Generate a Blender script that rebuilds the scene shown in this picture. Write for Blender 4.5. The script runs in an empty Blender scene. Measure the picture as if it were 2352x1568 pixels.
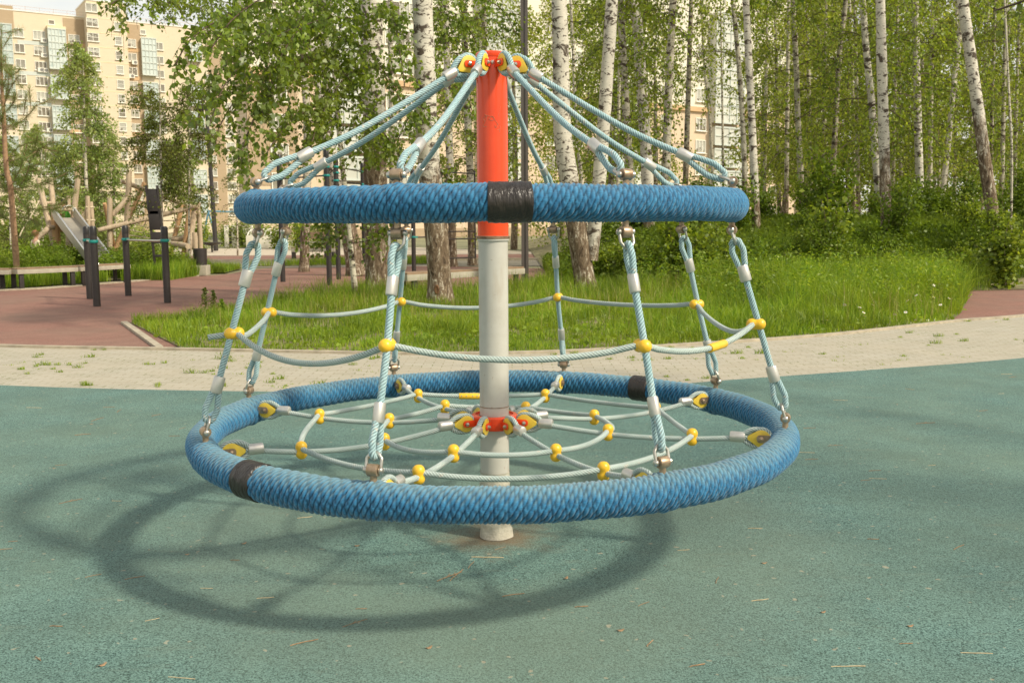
import bpy, bmesh, math, random
import numpy as np
from math import sin, cos, pi, radians, atan2, sqrt, hypot
from mathutils import Vector, Matrix, noise as mnoise

random.seed(7)
SC = bpy.context.scene
COL = SC.collection
V3 = Vector

# ------------------------------------------------------------------ camera model (metres; survey of the place)
F, TH, RO, H = 2251.4, .1188, .0054, 1.4

def ray(dx, dy):
    U = (dx - 1176) / F; W = -(dy - 784) / F
    u = U * cos(RO) + W * sin(RO); v = -U * sin(RO) + W * cos(RO)
    return (u, cos(TH) + sin(TH) * v, -sin(TH) + cos(TH) * v)

def G(dx, dy, z=0.0):
    r = ray(dx, dy); t = (z - H) / r[2]
    return V3((r[0] * t, r[1] * t, z))

def P(dx, dy, Y):
    r = ray(dx, dy); t = Y / r[1]
    return V3((r[0] * t, Y, H + r[2] * t))

# ------------------------------------------------------------------ object helpers
def link(name, me, parent=None):
    o = bpy.data.objects.new(name, me); COL.objects.link(o)
    if parent is not None: o.parent = parent
    return o

def tag(o, label=None, cat=None, group=None, kind=None):
    if label: o['label'] = label
    if cat: o['category'] = cat
    if group: o['group'] = group
    if kind: o['kind'] = kind
    return o

def thing(name, label, cat, loc=(0, 0, 0), rz=0.0, group=None):
    o = link(name, None); o.location = loc; o.rotation_euler = (0, 0, rz)
    o.empty_display_size = .1
    return tag(o, label, cat, group)

def copy_tree(o, parent=None):
    c = o.copy(); COL.objects.link(c); c.parent = parent
    for ch in list(o.children): copy_tree(ch, c)
    return c

class MB:
    """collects shapes, linked as ONE mesh object by build()"""
    def __init__(s): s.v = []; s.f = []; s.m = []
    def add(s, vs, fs, mi=0):
        b = len(s.v); s.v.extend([tuple(p) for p in vs])
        s.f.extend([tuple(i + b for i in f) for f in fs]); s.m.extend([mi] * len(fs))
    def box(s, c, size, rz=0.0, mi=0, mat=None):
        x, y, z = size[0] / 2, size[1] / 2, size[2] / 2
        pts = [V3(p) for p in ((-x,-y,-z),(x,-y,-z),(x,y,-z),(-x,y,-z),(-x,-y,z),(x,-y,z),(x,y,z),(-x,y,z))]
        R = mat if mat is not None else Matrix.Rotation(rz, 3, 'Z')
        c = V3(c)
        s.add([R @ p + c for p in pts], [(0,3,2,1),(4,5,6,7),(0,1,5,4),(1,2,6,5),(2,3,7,6),(3,0,4,7)], mi)
    def bar(s, a, b, w, h, mi=0):
        a, b = V3(a), V3(b); R = frame(b - a)
        s.box((a + b) / 2, (w, h, (b - a).length), mat=R, mi=mi)
    def tube(s, pts, rad, n=12, mi=0, cap=True):
        pts = [V3(p) for p in pts]
        if not isinstance(rad, (list, tuple)): rad = [rad] * len(pts)
        fr = frames(pts); vs = []
        for p, R, r in zip(pts, fr, rad):
            for k in range(n):
                a = 2 * pi * k / n
                vs.append(p + R @ V3((r * cos(a), r * sin(a), 0)))
        fs = []
        for i in range(len(pts) - 1):
            for k in range(n):
                k2 = (k + 1) % n
                fs.append((i*n+k, i*n+k2, (i+1)*n+k2, (i+1)*n+k))
        if cap:
            fs.append(tuple(range(n - 1, -1, -1))); fs.append(tuple((len(pts)-1)*n + k for k in range(n)))
        s.add(vs, fs, mi)
    def lathe(s, prof, c=(0,0,0), axis=(0,0,1), n=20, mi=0, sx=1.0, sy=1.0, xdir=None):
        R = frame(V3(axis), xdir); c = V3(c); vs = []
        for r, z in prof:
            for k in range(n):
                a = 2 * pi * k / n
                vs.append(c + R @ V3((sx * r * cos(a), sy * r * sin(a), z)))
        fs = []
        for i in range(len(prof) - 1):
            for k in range(n):
                k2 = (k + 1) % n
                fs.append((i*n+k, i*n+k2, (i+1)*n+k2, (i+1)*n+k))
        fs.append(tuple(range(n-1, -1, -1))); fs.append(tuple((len(prof)-1)*n + k for k in range(n)))
        s.add(vs, fs, mi)
    def prism(s, poly, a, b, mi=0):
        """poly: 3-D points, extruded by vectors a..b"""
        n = len(poly); a, b = V3(a), V3(b)
        vs = [V3(p) + a for p in poly] + [V3(p) + b for p in poly]
        fs = [tuple(range(n-1, -1, -1)), tuple(range(n, 2*n))]
        for k in range(n):
            k2 = (k + 1) % n; fs.append((k, k2, n + k2, n + k))
        s.add(vs, fs, mi)
    def build(s, name, mats, parent=None, smooth=True, bevel=0.0, ang=40):
        me = bpy.data.meshes.new(name); me.from_pydata(s.v, [], s.f)
        if not isinstance(mats, (list, tuple)): mats = [mats]
        for m in mats: me.materials.append(m)
        me.polygons.foreach_set('material_index', s.m)
        bm = bmesh.new(); bm.from_mesh(me)
        bmesh.ops.recalc_face_normals(bm, faces=bm.faces)
        if bevel:
            es = [e for e in bm.edges if e.is_manifold and e.calc_face_angle(0) > radians(50)]
            bmesh.ops.bevel(bm, geom=es, offset=bevel, segments=2, profile=.6, affect='EDGES', clamp_overlap=True)
        if smooth:
            for f in bm.faces: f.smooth = True
            for e in bm.edges:
                if e.is_manifold and e.calc_face_angle(0) > radians(ang): e.smooth = False
        bm.to_mesh(me); bm.free(); me.update()
        return link(name, me, parent)

def frame(d, xdir=None):
    z = V3(d).normalized()
    x = V3(xdir) if xdir is not None else (V3((1,0,0)) if abs(z.z) > .95 else V3((0,0,1)).cross(z))
    x = (x - z * x.dot(z)).normalized(); y = z.cross(x)
    return Matrix((x, y, z)).transposed()

def frames(pts):
    n = len(pts); T = []
    for i in range(n):
        T.append((pts[min(i+1, n-1)] - pts[max(i-1, 0)]).normalized())
    out = []; x = None
    for t in T:
        if x is None: x = frame(t).col[0].copy()
        else:
            x = x - t * x.dot(t)
            x = x.normalized() if x.length > 1e-6 else frame(t).col[0].copy()
        y = t.cross(x); out.append(Matrix((x, y, t)).transposed())
    return out

def smooth_path(pts, step):
    """Catmull-Rom through pts, resampled every step"""
    pts = [V3(p) for p in pts]
    q = [pts[0] * 2 - pts[1]] + pts + [pts[-1] * 2 - pts[-2]]; dense = []
    for i in range(1, len(q) - 2):
        p0, p1, p2, p3 = q[i-1], q[i], q[i+1], q[i+2]
        for k in range(12):
            t = k / 12
            dense.append(.5 * ((2*p1) + (p2-p0)*t + (2*p0-5*p1+4*p2-p3)*t*t + (3*p1-p0-3*p2+p3)*t**3))
    dense.append(pts[-1]); L = [0]
    for a, b in zip(dense, dense[1:]): L.append(L[-1] + (b-a).length)
    n = max(2, int(L[-1] / step)); out = []; j = 0
    for k in range(n + 1):
        s = L[-1] * k / n
        while j < len(L) - 2 and L[j+1] < s: j += 1
        w = (s - L[j]) / max(1e-9, L[j+1] - L[j]); out.append(dense[j].lerp(dense[j+1], min(1, max(0, w))))
    return out

def np_mesh(name, V, Fq, mats, parent=None, mi=None, smooth=False):
    me = bpy.data.meshes.new(name); V = np.asarray(V, np.float32); Fq = np.asarray(Fq, np.int32)
    k = Fq.shape[1]
    me.vertices.add(len(V)); me.vertices.foreach_set('co', V.ravel())
    me.loops.add(Fq.size); me.loops.foreach_set('vertex_index', Fq.ravel())
    me.polygons.add(len(Fq)); me.polygons.foreach_set('loop_start', np.arange(0, Fq.size, k, dtype=np.int32))
    if not isinstance(mats, (list, tuple)): mats = [mats]
    for m in mats: me.materials.append(m)
    if mi is not None: me.polygons.foreach_set('material_index', np.asarray(mi, np.int32))
    if smooth: me.polygons.foreach_set('use_smooth', np.ones(len(Fq), bool))
    me.update(calc_edges=True); me.validate()
    return link(name, me, parent) if name else me

# ------------------------------------------------------------------ materials
class NT:
    def __init__(s, name):
        s.m = bpy.data.materials.new(name); s.m.use_nodes = True
        s.t = s.m.node_tree; s.t.nodes.clear()
        s.out = s.n('ShaderNodeOutputMaterial'); s.tc = s.n('ShaderNodeTexCoord')
    def n(s, typ, **kw):
        x = s.t.nodes.new(typ)
        for k, v in kw.items(): setattr(x, k, v)
        return x
    def l(s, a, b): s.t.links.new(a, b)
    def inp(s, sock, v):
        if isinstance(v, bpy.types.NodeSocket): s.l(v, sock)
        else: sock.default_value = (*v, 1.0) if (isinstance(v, (tuple, list)) and len(v) == 3 and sock.type == 'RGBA') else v
    def noise(s, scale, detail=3, rough=.6, vec=None, mapscale=None, obj=True, dist=0.0):
        v = vec or (s.tc.outputs['Object'])
        if mapscale:
            mp = s.n('ShaderNodeMapping'); mp.inputs['Scale'].default_value = mapscale; s.l(v, mp.inputs[0]); v = mp.outputs[0]
        x = s.n('ShaderNodeTexNoise'); x.inputs['Scale'].default_value = scale; x.inputs['Detail'].default_value = detail
        x.inputs['Roughness'].default_value = rough; x.inputs['Distortion'].default_value = dist
        s.l(v, x.inputs['Vector']); return x.outputs['Fac']
    def ramp(s, fac, stops, interp='LINEAR'):
        r = s.n('ShaderNodeValToRGB'); e = r.color_ramp.elements; r.color_ramp.interpolation = interp
        while len(e) < len(stops): e.new(.5)
        for x, (p, c) in zip(e, stops):
            x.position = p; x.color = (*c, 1) if isinstance(c, (tuple, list)) else (c, c, c, 1)
        s.l(fac, r.inputs[0]); return r.outputs[0]
    def mix(s, fac, a, b, mode='MIX'):
        x = s.n('ShaderNodeMix', data_type='RGBA', blend_type=mode)
        s.inp(x.inputs[0], fac); s.inp(x.inputs[6], a); s.inp(x.inputs[7], b); return x.outputs[2]
    def math(s, op, a, b=0.0, clamp=False):
        x = s.n('ShaderNodeMath', operation=op, use_clamp=clamp); s.inp(x.inputs[0], a); s.inp(x.inputs[1], b); return x.outputs[0]
    def bump(s, hgt, strength=.4, dist=.01):
        b = s.n('ShaderNodeBump'); b.inputs['Strength'].default_value = strength; b.inputs['Distance'].default_value = dist
        s.l(hgt, b.inputs['Height']); return b.outputs[0]
    def done(s, col, rough=.6, metal=0.0, normal=None, spec=.5, sheen=0.0):
        p = s.n('ShaderNodeBsdfPrincipled'); s.inp(p.inputs['Base Color'], col); s.inp(p.inputs['Roughness'], rough)
        p.inputs['Metallic'].default_value = metal; p.inputs['Specular IOR Level'].default_value = spec
        if sheen: p.inputs['Sheen Weight'].default_value = sheen
        if normal is not None: s.l(normal, p.inputs['Normal'])
        s.l(p.outputs[0], s.out.inputs[0]); s.p = p; return s.m

def m_simple(name, c, rough=.5, metal=0.0, var=.15, scale=12, spec=.5, bump=0.0, dirt=None, dirt_amt=.5):
    t = NT(name); f = t.noise(scale, 4)
    lo = tuple(max(0, x * (1 - var)) for x in c); hi = tuple(min(1, x * (1 + var)) for x in c)
    col = t.ramp(f, [(.3, lo), (.7, hi)])
    if dirt:
        g = t.ramp(t.noise(scale * .6, 5, .7), [(.5, 0.0), (.75, dirt_amt)]); col = t.mix(g, col, dirt)
    nb = t.bump(t.noise(scale * 5, 3), bump, .004) if bump else None
    return t.done(col, rough, metal, nb, spec)

def m_leaf(name, dark, mid, light, transl=.38, gloss=.07):
    t = NT(name); g = t.n('ShaderNodeNewGeometry')
    c = t.ramp(g.outputs['Random Per Island'], [(0, dark), (.5, mid), (1, light)])
    big = t.ramp(t.noise(.9, 2), [(.35, .68), (.65, 1.18)])
    c = t.mix(1.0, c, big, 'MULTIPLY')
    c = t.mix(t.ramp(t.noise(.5, 3, .6), [(.45, 0.0), (.65, .35)]), c, tuple(x * y for x, y in zip(mid, (1.7, 1.25, 1.3))))
    d = t.n('ShaderNodeBsdfDiffuse'); t.l(c, d.inputs[0])
    tr = t.n('ShaderNodeBsdfTranslucent'); t.l(t.mix(1.0, c, (1.35, 1.25, .6), 'MULTIPLY'), tr.inputs[0])
    mx = t.n('ShaderNodeMixShader'); mx.inputs[0].default_value = transl; t.l(d.outputs[0], mx.inputs[1]); t.l(tr.outputs[0], mx.inputs[2])
    gl = t.n('ShaderNodeBsdfGlossy'); gl.inputs['Roughness'].default_value = .45; gl.inputs[0].default_value = (.8, .8, .7, 1)
    m2 = t.n('ShaderNodeMixShader'); m2.inputs[0].default_value = gloss; t.l(mx.outputs[0], m2.inputs[1]); t.l(gl.outputs[0], m2.inputs[2])
    t.l(m2.outputs[0], t.out.inputs[0]); return t.m

def m_rubber(name, c, speck_d, speck_l, stain, g=1.0):
    t = NT(name)
    grain = t.noise(150, 2, .8); grain2 = t.noise(60, 3, .75)
    col = t.ramp(grain, [(.40, speck_d), (.47, c), (.54, c), (.63, speck_l)])
    col = t.mix(t.ramp(grain2, [(.52, 0.0), (.75, .3)]), col, speck_d)
    st = t.ramp(t.noise(.55, 5, .65), [(.38, 0.0), (.72, .6)])
    col = t.mix(st, col, stain)
    st2 = t.ramp(t.noise(2.3, 5, .6), [(.4, .90), (.65, 1.06)]); col = t.mix(1.0, col, st2, 'MULTIPLY')
    if name == 'teal_rubber':
        sx_ = t.n('ShaderNodeSeparateXYZ'); t.l(t.tc.outputs['Object'], sx_.inputs[0])
        dx_ = t.math('ADD', sx_.outputs[0], .08); dy_ = t.math('ADD', sx_.outputs[1], -4.289)
        dd = t.math('SQRT', t.math('ADD', t.math('MULTIPLY', dx_, dx_), t.math('MULTIPLY', dy_, dy_)))
        dd = t.math('ADD', dd, t.math('MULTIPLY', t.math('SUBTRACT', t.noise(6, 5, .7), .5), .5))
        k1 = t.ramp(dd, [(.04, .75), (.30, .0)]); col = t.mix(k1, col, (.20, .125, .065))
        k2 = t.ramp(t.math('MULTIPLY', dd, .5), [(.25, .0), (.42, .32), (.62, .32), (.85, 0.0)]); col = t.mix(k2, col, (.19, .235, .175))
        sk = t.ramp(t.noise(1, 4, .6, None, (3.0, 11, 1)), [(.60, 0.0), (.72, .3)]); col = t.mix(sk, col, (.17, .205, .15))
    fine = t.ramp(t.noise(26, 1, .5), [(.72, 0.0), (.76, .55)]); col = t.mix(fine, col, (.42, .36, .25))
    return t.done(col, .85, 0, t.bump(grain, .7 * g, .006), .3)

def m_paver():
    t = NT('concrete_pavers')
    b = t.n('ShaderNodeTexBrick'); t.l(t.tc.outputs['Object'], b.inputs['Vector'])
    b.inputs['Scale'].default_value = 1.0; b.inputs['Brick Width'].default_value = .2; b.inputs['Row Height'].default_value = .1
    b.inputs['Mortar Size'].default_value = .005; b.inputs['Mortar Smooth'].default_value = .2; b.offset = .5
    b.inputs['Color1'].default_value = (.43, .395, .315, 1); b.inputs['Color2'].default_value = (.365, .335, .26, 1)
    b.inputs['Mortar'].default_value = (.25, .22, .14, 1)
    col = t.mix(t.ramp(t.noise(1.3, 5, .65), [(.35, 0.0), (.7, .5)]), b.outputs[0], (.41, .355, .255))
    col = t.mix(t.ramp(t.noise(30, 3, .7), [(.45, 0.0), (.7, .3)]), col, (.5, .45, .35))
    g = t.ramp(t.noise(2.2, 4, .6), [(.5, 0.0), (.62, 1.0)]); g = t.math('MULTIPLY', g, b.outputs['Fac'])
    col = t.mix(g, col, (.13, .15, .04))
    return t.done(col, .9, 0, t.bump(b.outputs['Fac'], -.5, .01), .25)

def m_bark(name, dark_to=1.2, fade=1.0, white=(.66, .61, .50), seed=0.0, marks=1.0):
    """birch bark: pale with dark dashes, going rough and brown towards the foot"""
    t = NT(name)
    mp = t.n('ShaderNodeMapping'); mp.inputs['Location'].default_value = (seed, seed * .7, seed * 1.3); t.l(t.tc.outputs['Object'], mp.inputs[0]); v = mp.outputs[0]
    col = t.ramp(t.noise(2.2, 4, .6, v), [(.3, tuple(x * .72 for x in white)), (.65, white)])
    dash = t.ramp(t.noise(1.0, 3, .7, v, (9, 9, 70)), [(.60, 0.0), (.66, .55)])
    col = t.mix(dash, col, (.17, .12, .075))
    scar = t.ramp(t.noise(1.0, 4, .65, v, (3.2, 3.2, 5.5), dist=.6), [(.575 - .03 * marks, 0.0), (.615 - .02 * marks, .95)])
    col = t.mix(scar, col, (.065, .045, .03))
    chev = t.ramp(t.noise(1.0, 2, .5, v, (7, 7, 16), dist=1.5), [(.60, 0.0), (.63, .9)]); col = t.mix(chev, col, (.06, .04, .03))
    sep = t.n('ShaderNodeSeparateXYZ'); t.l(t.tc.outputs['Object'], sep.inputs[0])
    zz = t.math('ADD', sep.outputs[2], t.math('MULTIPLY', t.math('SUBTRACT', t.noise(1.0, 4, .7, v, (5, 5, 1.6)), .5), 3.2 * fade))
    mk = t.n('ShaderNodeMapRange'); t.l(zz, mk.inputs[0]); mk.inputs[1].default_value = dark_to - .3 * fade; mk.inputs[2].default_value = dark_to + .3 * fade
    mk.inputs[3].default_value = 1; mk.inputs[4].default_value = 0
    crack = t.noise(1.0, 5, .8, v, (13, 13, 4.2), dist=1.0)
    rough = t.ramp(crack, [(.33, (.03, .021, .015)), (.45, (.15, .105, .066)), (.56, (.25, .185, .12)), (.60, (.60, .54, .42))])
    col = t.mix(mk.outputs[0], col, rough)
    hb = t.math('ADD', t.math('MULTIPLY', crack, mk.outputs[0]), t.math('MULTIPLY', scar if False else t.noise(1, 3, .6, v, (9, 9, 40)), .12))
    return t.done(col, .9, 0, t.bump(hb, .9, .05), .2)

M = {}
M['teal'] = m_rubber('teal_rubber', (.120, .213, .182), (.020, .048, .043), (.19, .32, .28), (.150, .205, .145))
M['red'] = m_rubber('red_rubber', (.275, .136, .100), (.15, .07, .05), (.38, .21, .16), (.235, .16, .115), .6)
M['paver'] = m_paver()
M['kerb'] = m_simple('concrete_kerb', (.40, .345, .25), .9, var=.25, scale=9, bump=.3)
M['soil'] = m_simple('soil', (.19, .165, .075), .95, var=.5, scale=3, bump=.5)
M['pale'] = m_simple('pale_asphalt', (.50, .42, .31), .9, var=.12, scale=2)
M['greyp'] = m_simple('grey_asphalt', (.27, .235, .175), .9, var=.15, scale=3)
M['far'] = m_simple('far_ground', (.22, .21, .11), .95, var=.35, scale=.3)

def m_ringblue(name, dust):
    t = NT(name); geo = t.n('ShaderNodeNewGeometry')
    at = t.n('ShaderNodeAttribute', attribute_name='crease_shade')
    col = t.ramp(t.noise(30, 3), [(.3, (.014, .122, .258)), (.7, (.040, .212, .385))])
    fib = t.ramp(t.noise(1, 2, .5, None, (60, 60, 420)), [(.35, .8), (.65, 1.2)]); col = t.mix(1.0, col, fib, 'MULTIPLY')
    col = t.mix(t.math('MULTIPLY', at.outputs['Fac'], .70), col, (.004, .022, .05))  # grooves darkened in the colour, painted shade between the windings
    sep = t.n('ShaderNodeSeparateXYZ'); t.l(geo.outputs['Normal'], sep.inputs[0])
    up = t.n('ShaderNodeMapRange'); t.l(t.math('ADD', sep.outputs[2], t.math('MULTIPLY', t.math('SUBTRACT', t.noise(5, 4), .5), .7)), up.inputs[0])
    up.inputs[1].default_value = .25; up.inputs[2].default_value = 1.0; up.inputs[3].default_value = 0; up.inputs[4].default_value = dust
    col = t.mix(up.outputs[0], col, (.22, .33, .30))
    col = t.mix(t.math('MULTIPLY', at.outputs['Fac'], .6), col, (.004, .022, .05))  # painted groove shade laid again over the dust
    m = t.done(col, .72, 0, t.bump(t.noise(300, 2), .25, .002), .25, sheen=.3)
    return m
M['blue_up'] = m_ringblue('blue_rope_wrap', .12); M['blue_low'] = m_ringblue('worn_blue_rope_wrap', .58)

def m_rope(name, a, b, fleck):
    t = NT(name)
    col = t.ramp(t.noise(7, 4, .6), [(.3, a), (.7, b)])
    f = t.ramp(t.noise(55, 2, .6), [(.63, 0.0), (.67, .8)]); col = t.mix(f, col, fleck)
    at = t.n('ShaderNodeAttribute', attribute_name='crease_shade'); col = t.mix(t.math('MULTIPLY', at.outputs['Fac'], 1.0, True), col, tuple(x * .18 for x in a))  # shade between the strands put into the rope colour
    return t.done(col, .8, 0, t.bump(t.noise(700, 2), .3, .0015), .25, sheen=.2)
M['rope'] = m_rope('light_blue_rope', (.36, .555, .575), (.52, .69, .695), (.78, .71, .60))
M['rope_net'] = m_rope('faded_rope', (.44, .54, .49), (.60, .69, .63), (.74, .68, .57))
M['yellow'] = m_simple('yellow_plastic', (.86, .50, .028), .32, var=.10, scale=25, dirt=(.45, .26, .05), dirt_amt=.25)
M['yellow2'] = m_simple('yellow_plate', (.80, .56, .06), .4, var=.12, scale=20, dirt=(.5, .33, .08), dirt_amt=.4)
M['steel'] = m_simple('galvanised_steel', (.56, .53, .46), .32, .9, var=.15, scale=30, dirt=(.35, .25, .15), dirt_amt=.3)
M['alu'] = m_simple('aluminium', (.64, .61, .545), .38, .75, var=.07, scale=35)
M['rust'] = m_simple('bronzed_eye', (.40, .29, .19), .4, .6, var=.25, scale=40, dirt=(.17, .07, .025), dirt_amt=.8)

def m_redpaint():
    t = NT('red_paint')
    col = t.ramp(t.noise(6, 4), [(.3, (.80, .062, .014)), (.7, (.90, .085, .020))])
    scr = t.ramp(t.noise(1, 3, .7, None, (80, 80, 3.2), dist=.8), [(.70, 0.0), (.72, .55)]); col = t.mix(scr, col, (.62, .22, .10))
    return t.done(col, .22, 0, t.bump(t.noise(25, 2), .06, .004), .5)
M['redpaint'] = m_redpaint()
def m_white():
    t = NT('off_white_paint')
    col = t.ramp(t.noise(4, 4), [(.3, (.50, .475, .41)), (.7, (.575, .55, .48))])
    sp = t.ramp(t.noise(60, 2, .7), [(.70, 0.0), (.74, .5)]); col = t.mix(sp, col, (.25, .13, .06))
    st = t.ramp(t.noise(1, 4, .6, None, (14, 14, 3)), [(.56, 0.0), (.72, .4)]); col = t.mix(st, col, (.40, .30, .19))
    scf = t.ramp(t.noise(1, 4, .75, None, (34, 34, 5), dist=1.0), [(.69, 0.0), (.71, .6)]); col = t.mix(scf, col, (.36, .17, .09))
    grm = t.ramp(t.noise(3.5, 5, .7), [(.5, 0.0), (.75, .35)]); col = t.mix(grm, col, (.36, .31, .235))
    sep = t.n('ShaderNodeSeparateXYZ'); t.l(t.tc.outputs['Object'], sep.inputs[0])
    mk = t.n('ShaderNodeMapRange'); t.l(t.math('ADD', sep.outputs[2], t.math('MULTIPLY', t.noise(9, 5, .7), .09)), mk.inputs[0])
    mk.inputs[1].default_value = .02; mk.inputs[2].default_value = .11; mk.inputs[3].default_value = .85; mk.inputs[4].default_value = 0
    col = t.mix(mk.outputs[0], col, (.26, .14, .06))
    return t.done(col, .36, 0, t.bump(t.noise(60, 2), .05, .003), .4)
M['white'] = m_white()
M['film'] = m_simple('clear_film', (.52, .48, .38), .2, var=.2, scale=20, bump=.9)
def m_tape():
    t = NT('black_tape')
    w = t.noise(1, 3, .6, None, (60, 60, 12))
    col = t.ramp(t.noise(12, 4), [(.3, (.012, .009, .007)), (.75, (.04, .03, .022))])
    return t.done(col, .36, 0, t.bump(w, .7, .012), .5)
M['tape'] = m_tape()
M['rustring'] = m_simple('rusty_rim', (.28, .17, .10), .7, .3, var=.5, scale=40)
M['black'] = m_simple('anthracite_paint', (.034, .028, .025), .5, var=.15, scale=14)
M['blackcap'] = m_simple('black_plastic', (.018, .015, .013), .35, var=.2, scale=14)
M['tealp'] = m_simple('teal_plastic', (.012, .25, .215), .4, var=.1, scale=20)
M['plank'] = m_simple('brown_plank', (.27, .175, .10), .65, var=.25, scale=8)
M['benchside'] = m_simple('grey_concrete', (.40, .365, .28), .85, var=.12, scale=7)
M['lampgrey'] = m_simple('lamp_paint', (.105, .088, .075), .45, var=.08, scale=6)
def m_wood(name, a, b):
    t = NT(name); f = t.noise(1, 5, .65, None, (11, 11, 1.1), dist=.6)
    col = t.ramp(f, [(.3, a), (.7, b)]); k = t.ramp(t.noise(1, 3, .6, None, (26, 26, .9)), [(.62, 0.0), (.68, .7)])
    return t.done(t.mix(k, col, tuple(x * .35 for x in a)), .8, 0, t.bump(f, .5, .02), .2)
M['log'] = m_wood('weathered_log', (.42, .315, .205), (.58, .46, .32)); M['logo'] = m_wood('orange_log', (.46, .255, .115), (.62, .40, .21))
M['slide'] = m_simple('brushed_steel', (.50, .455, .37), .4, .45, var=.06, scale=3)
M['rail'] = m_simple('bright_rail', (.78, .75, .68), .25, .8, var=.03)
M['cord'] = m_simple('hemp_rope', (.55, .46, .31), .9)
M['twig'] = m_simple('dry_twig', (.30, .185, .095), .9, var=.4, scale=60)
M['straw'] = m_simple('dry_straw', (.58, .45, .26), .85, var=.2, scale=60)
M['deadleaf'] = m_simple('dead_leaf', (.33, .21, .11), .8, var=.4, scale=40)
M['branch'] = m_simple('birch_twig', (.095, .06, .038), .85, var=.3, scale=9)
M['pinebark'] = m_simple('pine_bark', (.33, .20, .11), .9, var=.35, scale=14, bump=.8)
M['bark_rough'] = m_bark('bark_rough', 3.1, 1.2, seed=1.0); M['bark_mid'] = m_bark('bark_mid', 2.0, 1.0, seed=4.0)
M['bark_low'] = m_bark('bark_low', 1.0, .6, seed=7.0); M['bark_white'] = m_bark('bark_white', .25, .3, (.66, .60, .47), seed=2.0, marks=.6)
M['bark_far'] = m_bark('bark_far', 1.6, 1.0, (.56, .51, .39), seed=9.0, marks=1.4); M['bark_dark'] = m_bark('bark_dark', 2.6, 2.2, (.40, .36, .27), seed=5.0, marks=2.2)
M['leaf_near'] = m_leaf('leaf_near', (.085, .142, .012), (.160, .245, .024), (.275, .370, .042), .48, .05)
M['leaf_mid'] = m_leaf('leaf_mid', (.085, .142, .012), (.195, .285, .028), (.365, .450, .060), .5, .03)
M['leaf_far'] = m_leaf('leaf_far', (.165, .225, .032), (.295, .380, .060), (.460, .530, .115), .52, .02)
M['leaf_young'] = m_leaf('leaf_young', (.20, .30, .08), (.30, .41, .11), (.42, .52, .16), .5, .03)
M['leaf_olive'] = m_leaf('leaf_olive', (.080, .112, .020), (.150, .195, .034), (.25, .305, .06), .46, .03)
M['leaf_shrub'] = m_leaf('leaf_shrub', (.070, .115, .012), (.140, .205, .020), (.245, .310, .036), .46, .02)
M['leaf_deep'] = m_leaf('deep_leaf', (.062, .112, .010), (.125, .205, .018), (.23, .325, .035), .46, .02)
M['leaf_fern'] = m_leaf('leaf_fern', (.120, .205, .018), (.195, .310, .028), (.29, .41, .045), .45, .02)
M['needle'] = m_leaf('pine_needle', (.14, .20, .05), (.21, .29, .085), (.30, .39, .13), .4, .03)
M['grass'] = m_leaf('grass', (.098, .185, .012), (.195, .325, .022), (.370, .455, .052), .48, .03)
M['hay'] = m_leaf('hay_stalk', (.25, .21, .075), (.36, .30, .11), (.46, .38, .16), .3, .04)
M['petal'] = m_simple('white_petal', (.80, .78, .70), .7); M['pollen'] = m_simple('yellow_pollen', (.7, .45, .03), .8)
# buildings: beige brick and panes lightened, distance haze put into their colour
def m_brick(name, a, b, mortar, sc=1.0):
    t = NT(name); br = t.n('ShaderNodeTexBrick'); mp = t.n('ShaderNodeMapping'); mp.inputs['Rotation'].default_value = (radians(90), 0, 0)
    t.l(t.tc.outputs['Object'], mp.inputs[0]); t.l(mp.outputs[0], br.inputs['Vector'])
    br.inputs['Scale'].default_value = sc; br.inputs['Brick Width'].default_value = .5; br.inputs['Row Height'].default_value = .16; br.inputs['Mortar Size'].default_value = .012
    br.inputs['Color1'].default_value = (*a, 1); br.inputs['Color2'].default_value = (*b, 1); br.inputs['Mortar'].default_value = (*mortar, 1)
    col = t.mix(t.ramp(t.noise(.12, 4), [(.35, 0.0), (.7, .35)]), br.outputs[0], tuple(x * .85 for x in a))
    return t.done(col, .85, 0, None, .2)
M['beige'] = m_brick('beige_brick', (.70, .59, .425), (.67, .56, .40), (.67, .565, .41)); M['brown'] = m_brick('brown_brick', (.45, .335, .215), (.42, .31, .195), (.45, .35, .23))
M['obrick'] = m_brick('orange_brick', (.68, .53, .375), (.65, .50, .35), (.70, .57, .42)); M['cream'] = m_simple('cream_render', (.74, .62, .40), .9, var=.05, scale=.4)
M['whitewall'] = m_simple('white_render', (.74, .69, .56), .9, var=.05, scale=.4); M['cornice'] = m_simple('orange_band', (.60, .40, .22), .85, var=.08, scale=.4)
M['bluband'] = m_simple('pale_blue_band', (.55, .58, .52), .8, var=.06, scale=.4); M['wframe'] = m_simple('window_frame_white', (.80, .76, .66), .6, var=.04)
def m_glass(name, a, b, rough=.12):
    t = NT(name); oi = t.n('ShaderNodeObjectInfo'); n = t.noise(.7, 3)
    f = t.math('FRACT', t.math('ADD', n, oi.outputs['Random']))
    return t.done(t.ramp(f, [(.1, a), (.9, b)]), rough, 0, None, .6)
M['pane'] = m_glass('window_pane', (.20, .175, .13), (.46, .45, .38)); M['glaze'] = m_glass('balcony_glazing', (.42, .49, .46), (.58, .63, .58), .2)  # panes kept pale, haze of the distance put into the colour
M['glaze2'] = m_glass('pale_glazing', (.50, .50, .43), (.66, .65, .57), .35); M['pinkrail'] = m_simple('roof_rail', (.62, .48, .40), .6); M['acwhite'] = m_simple('ac_case', (.76, .72, .62), .5); M['acgrille'] = m_simple('ac_grille', (.20, .19, .17), .6)

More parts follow.
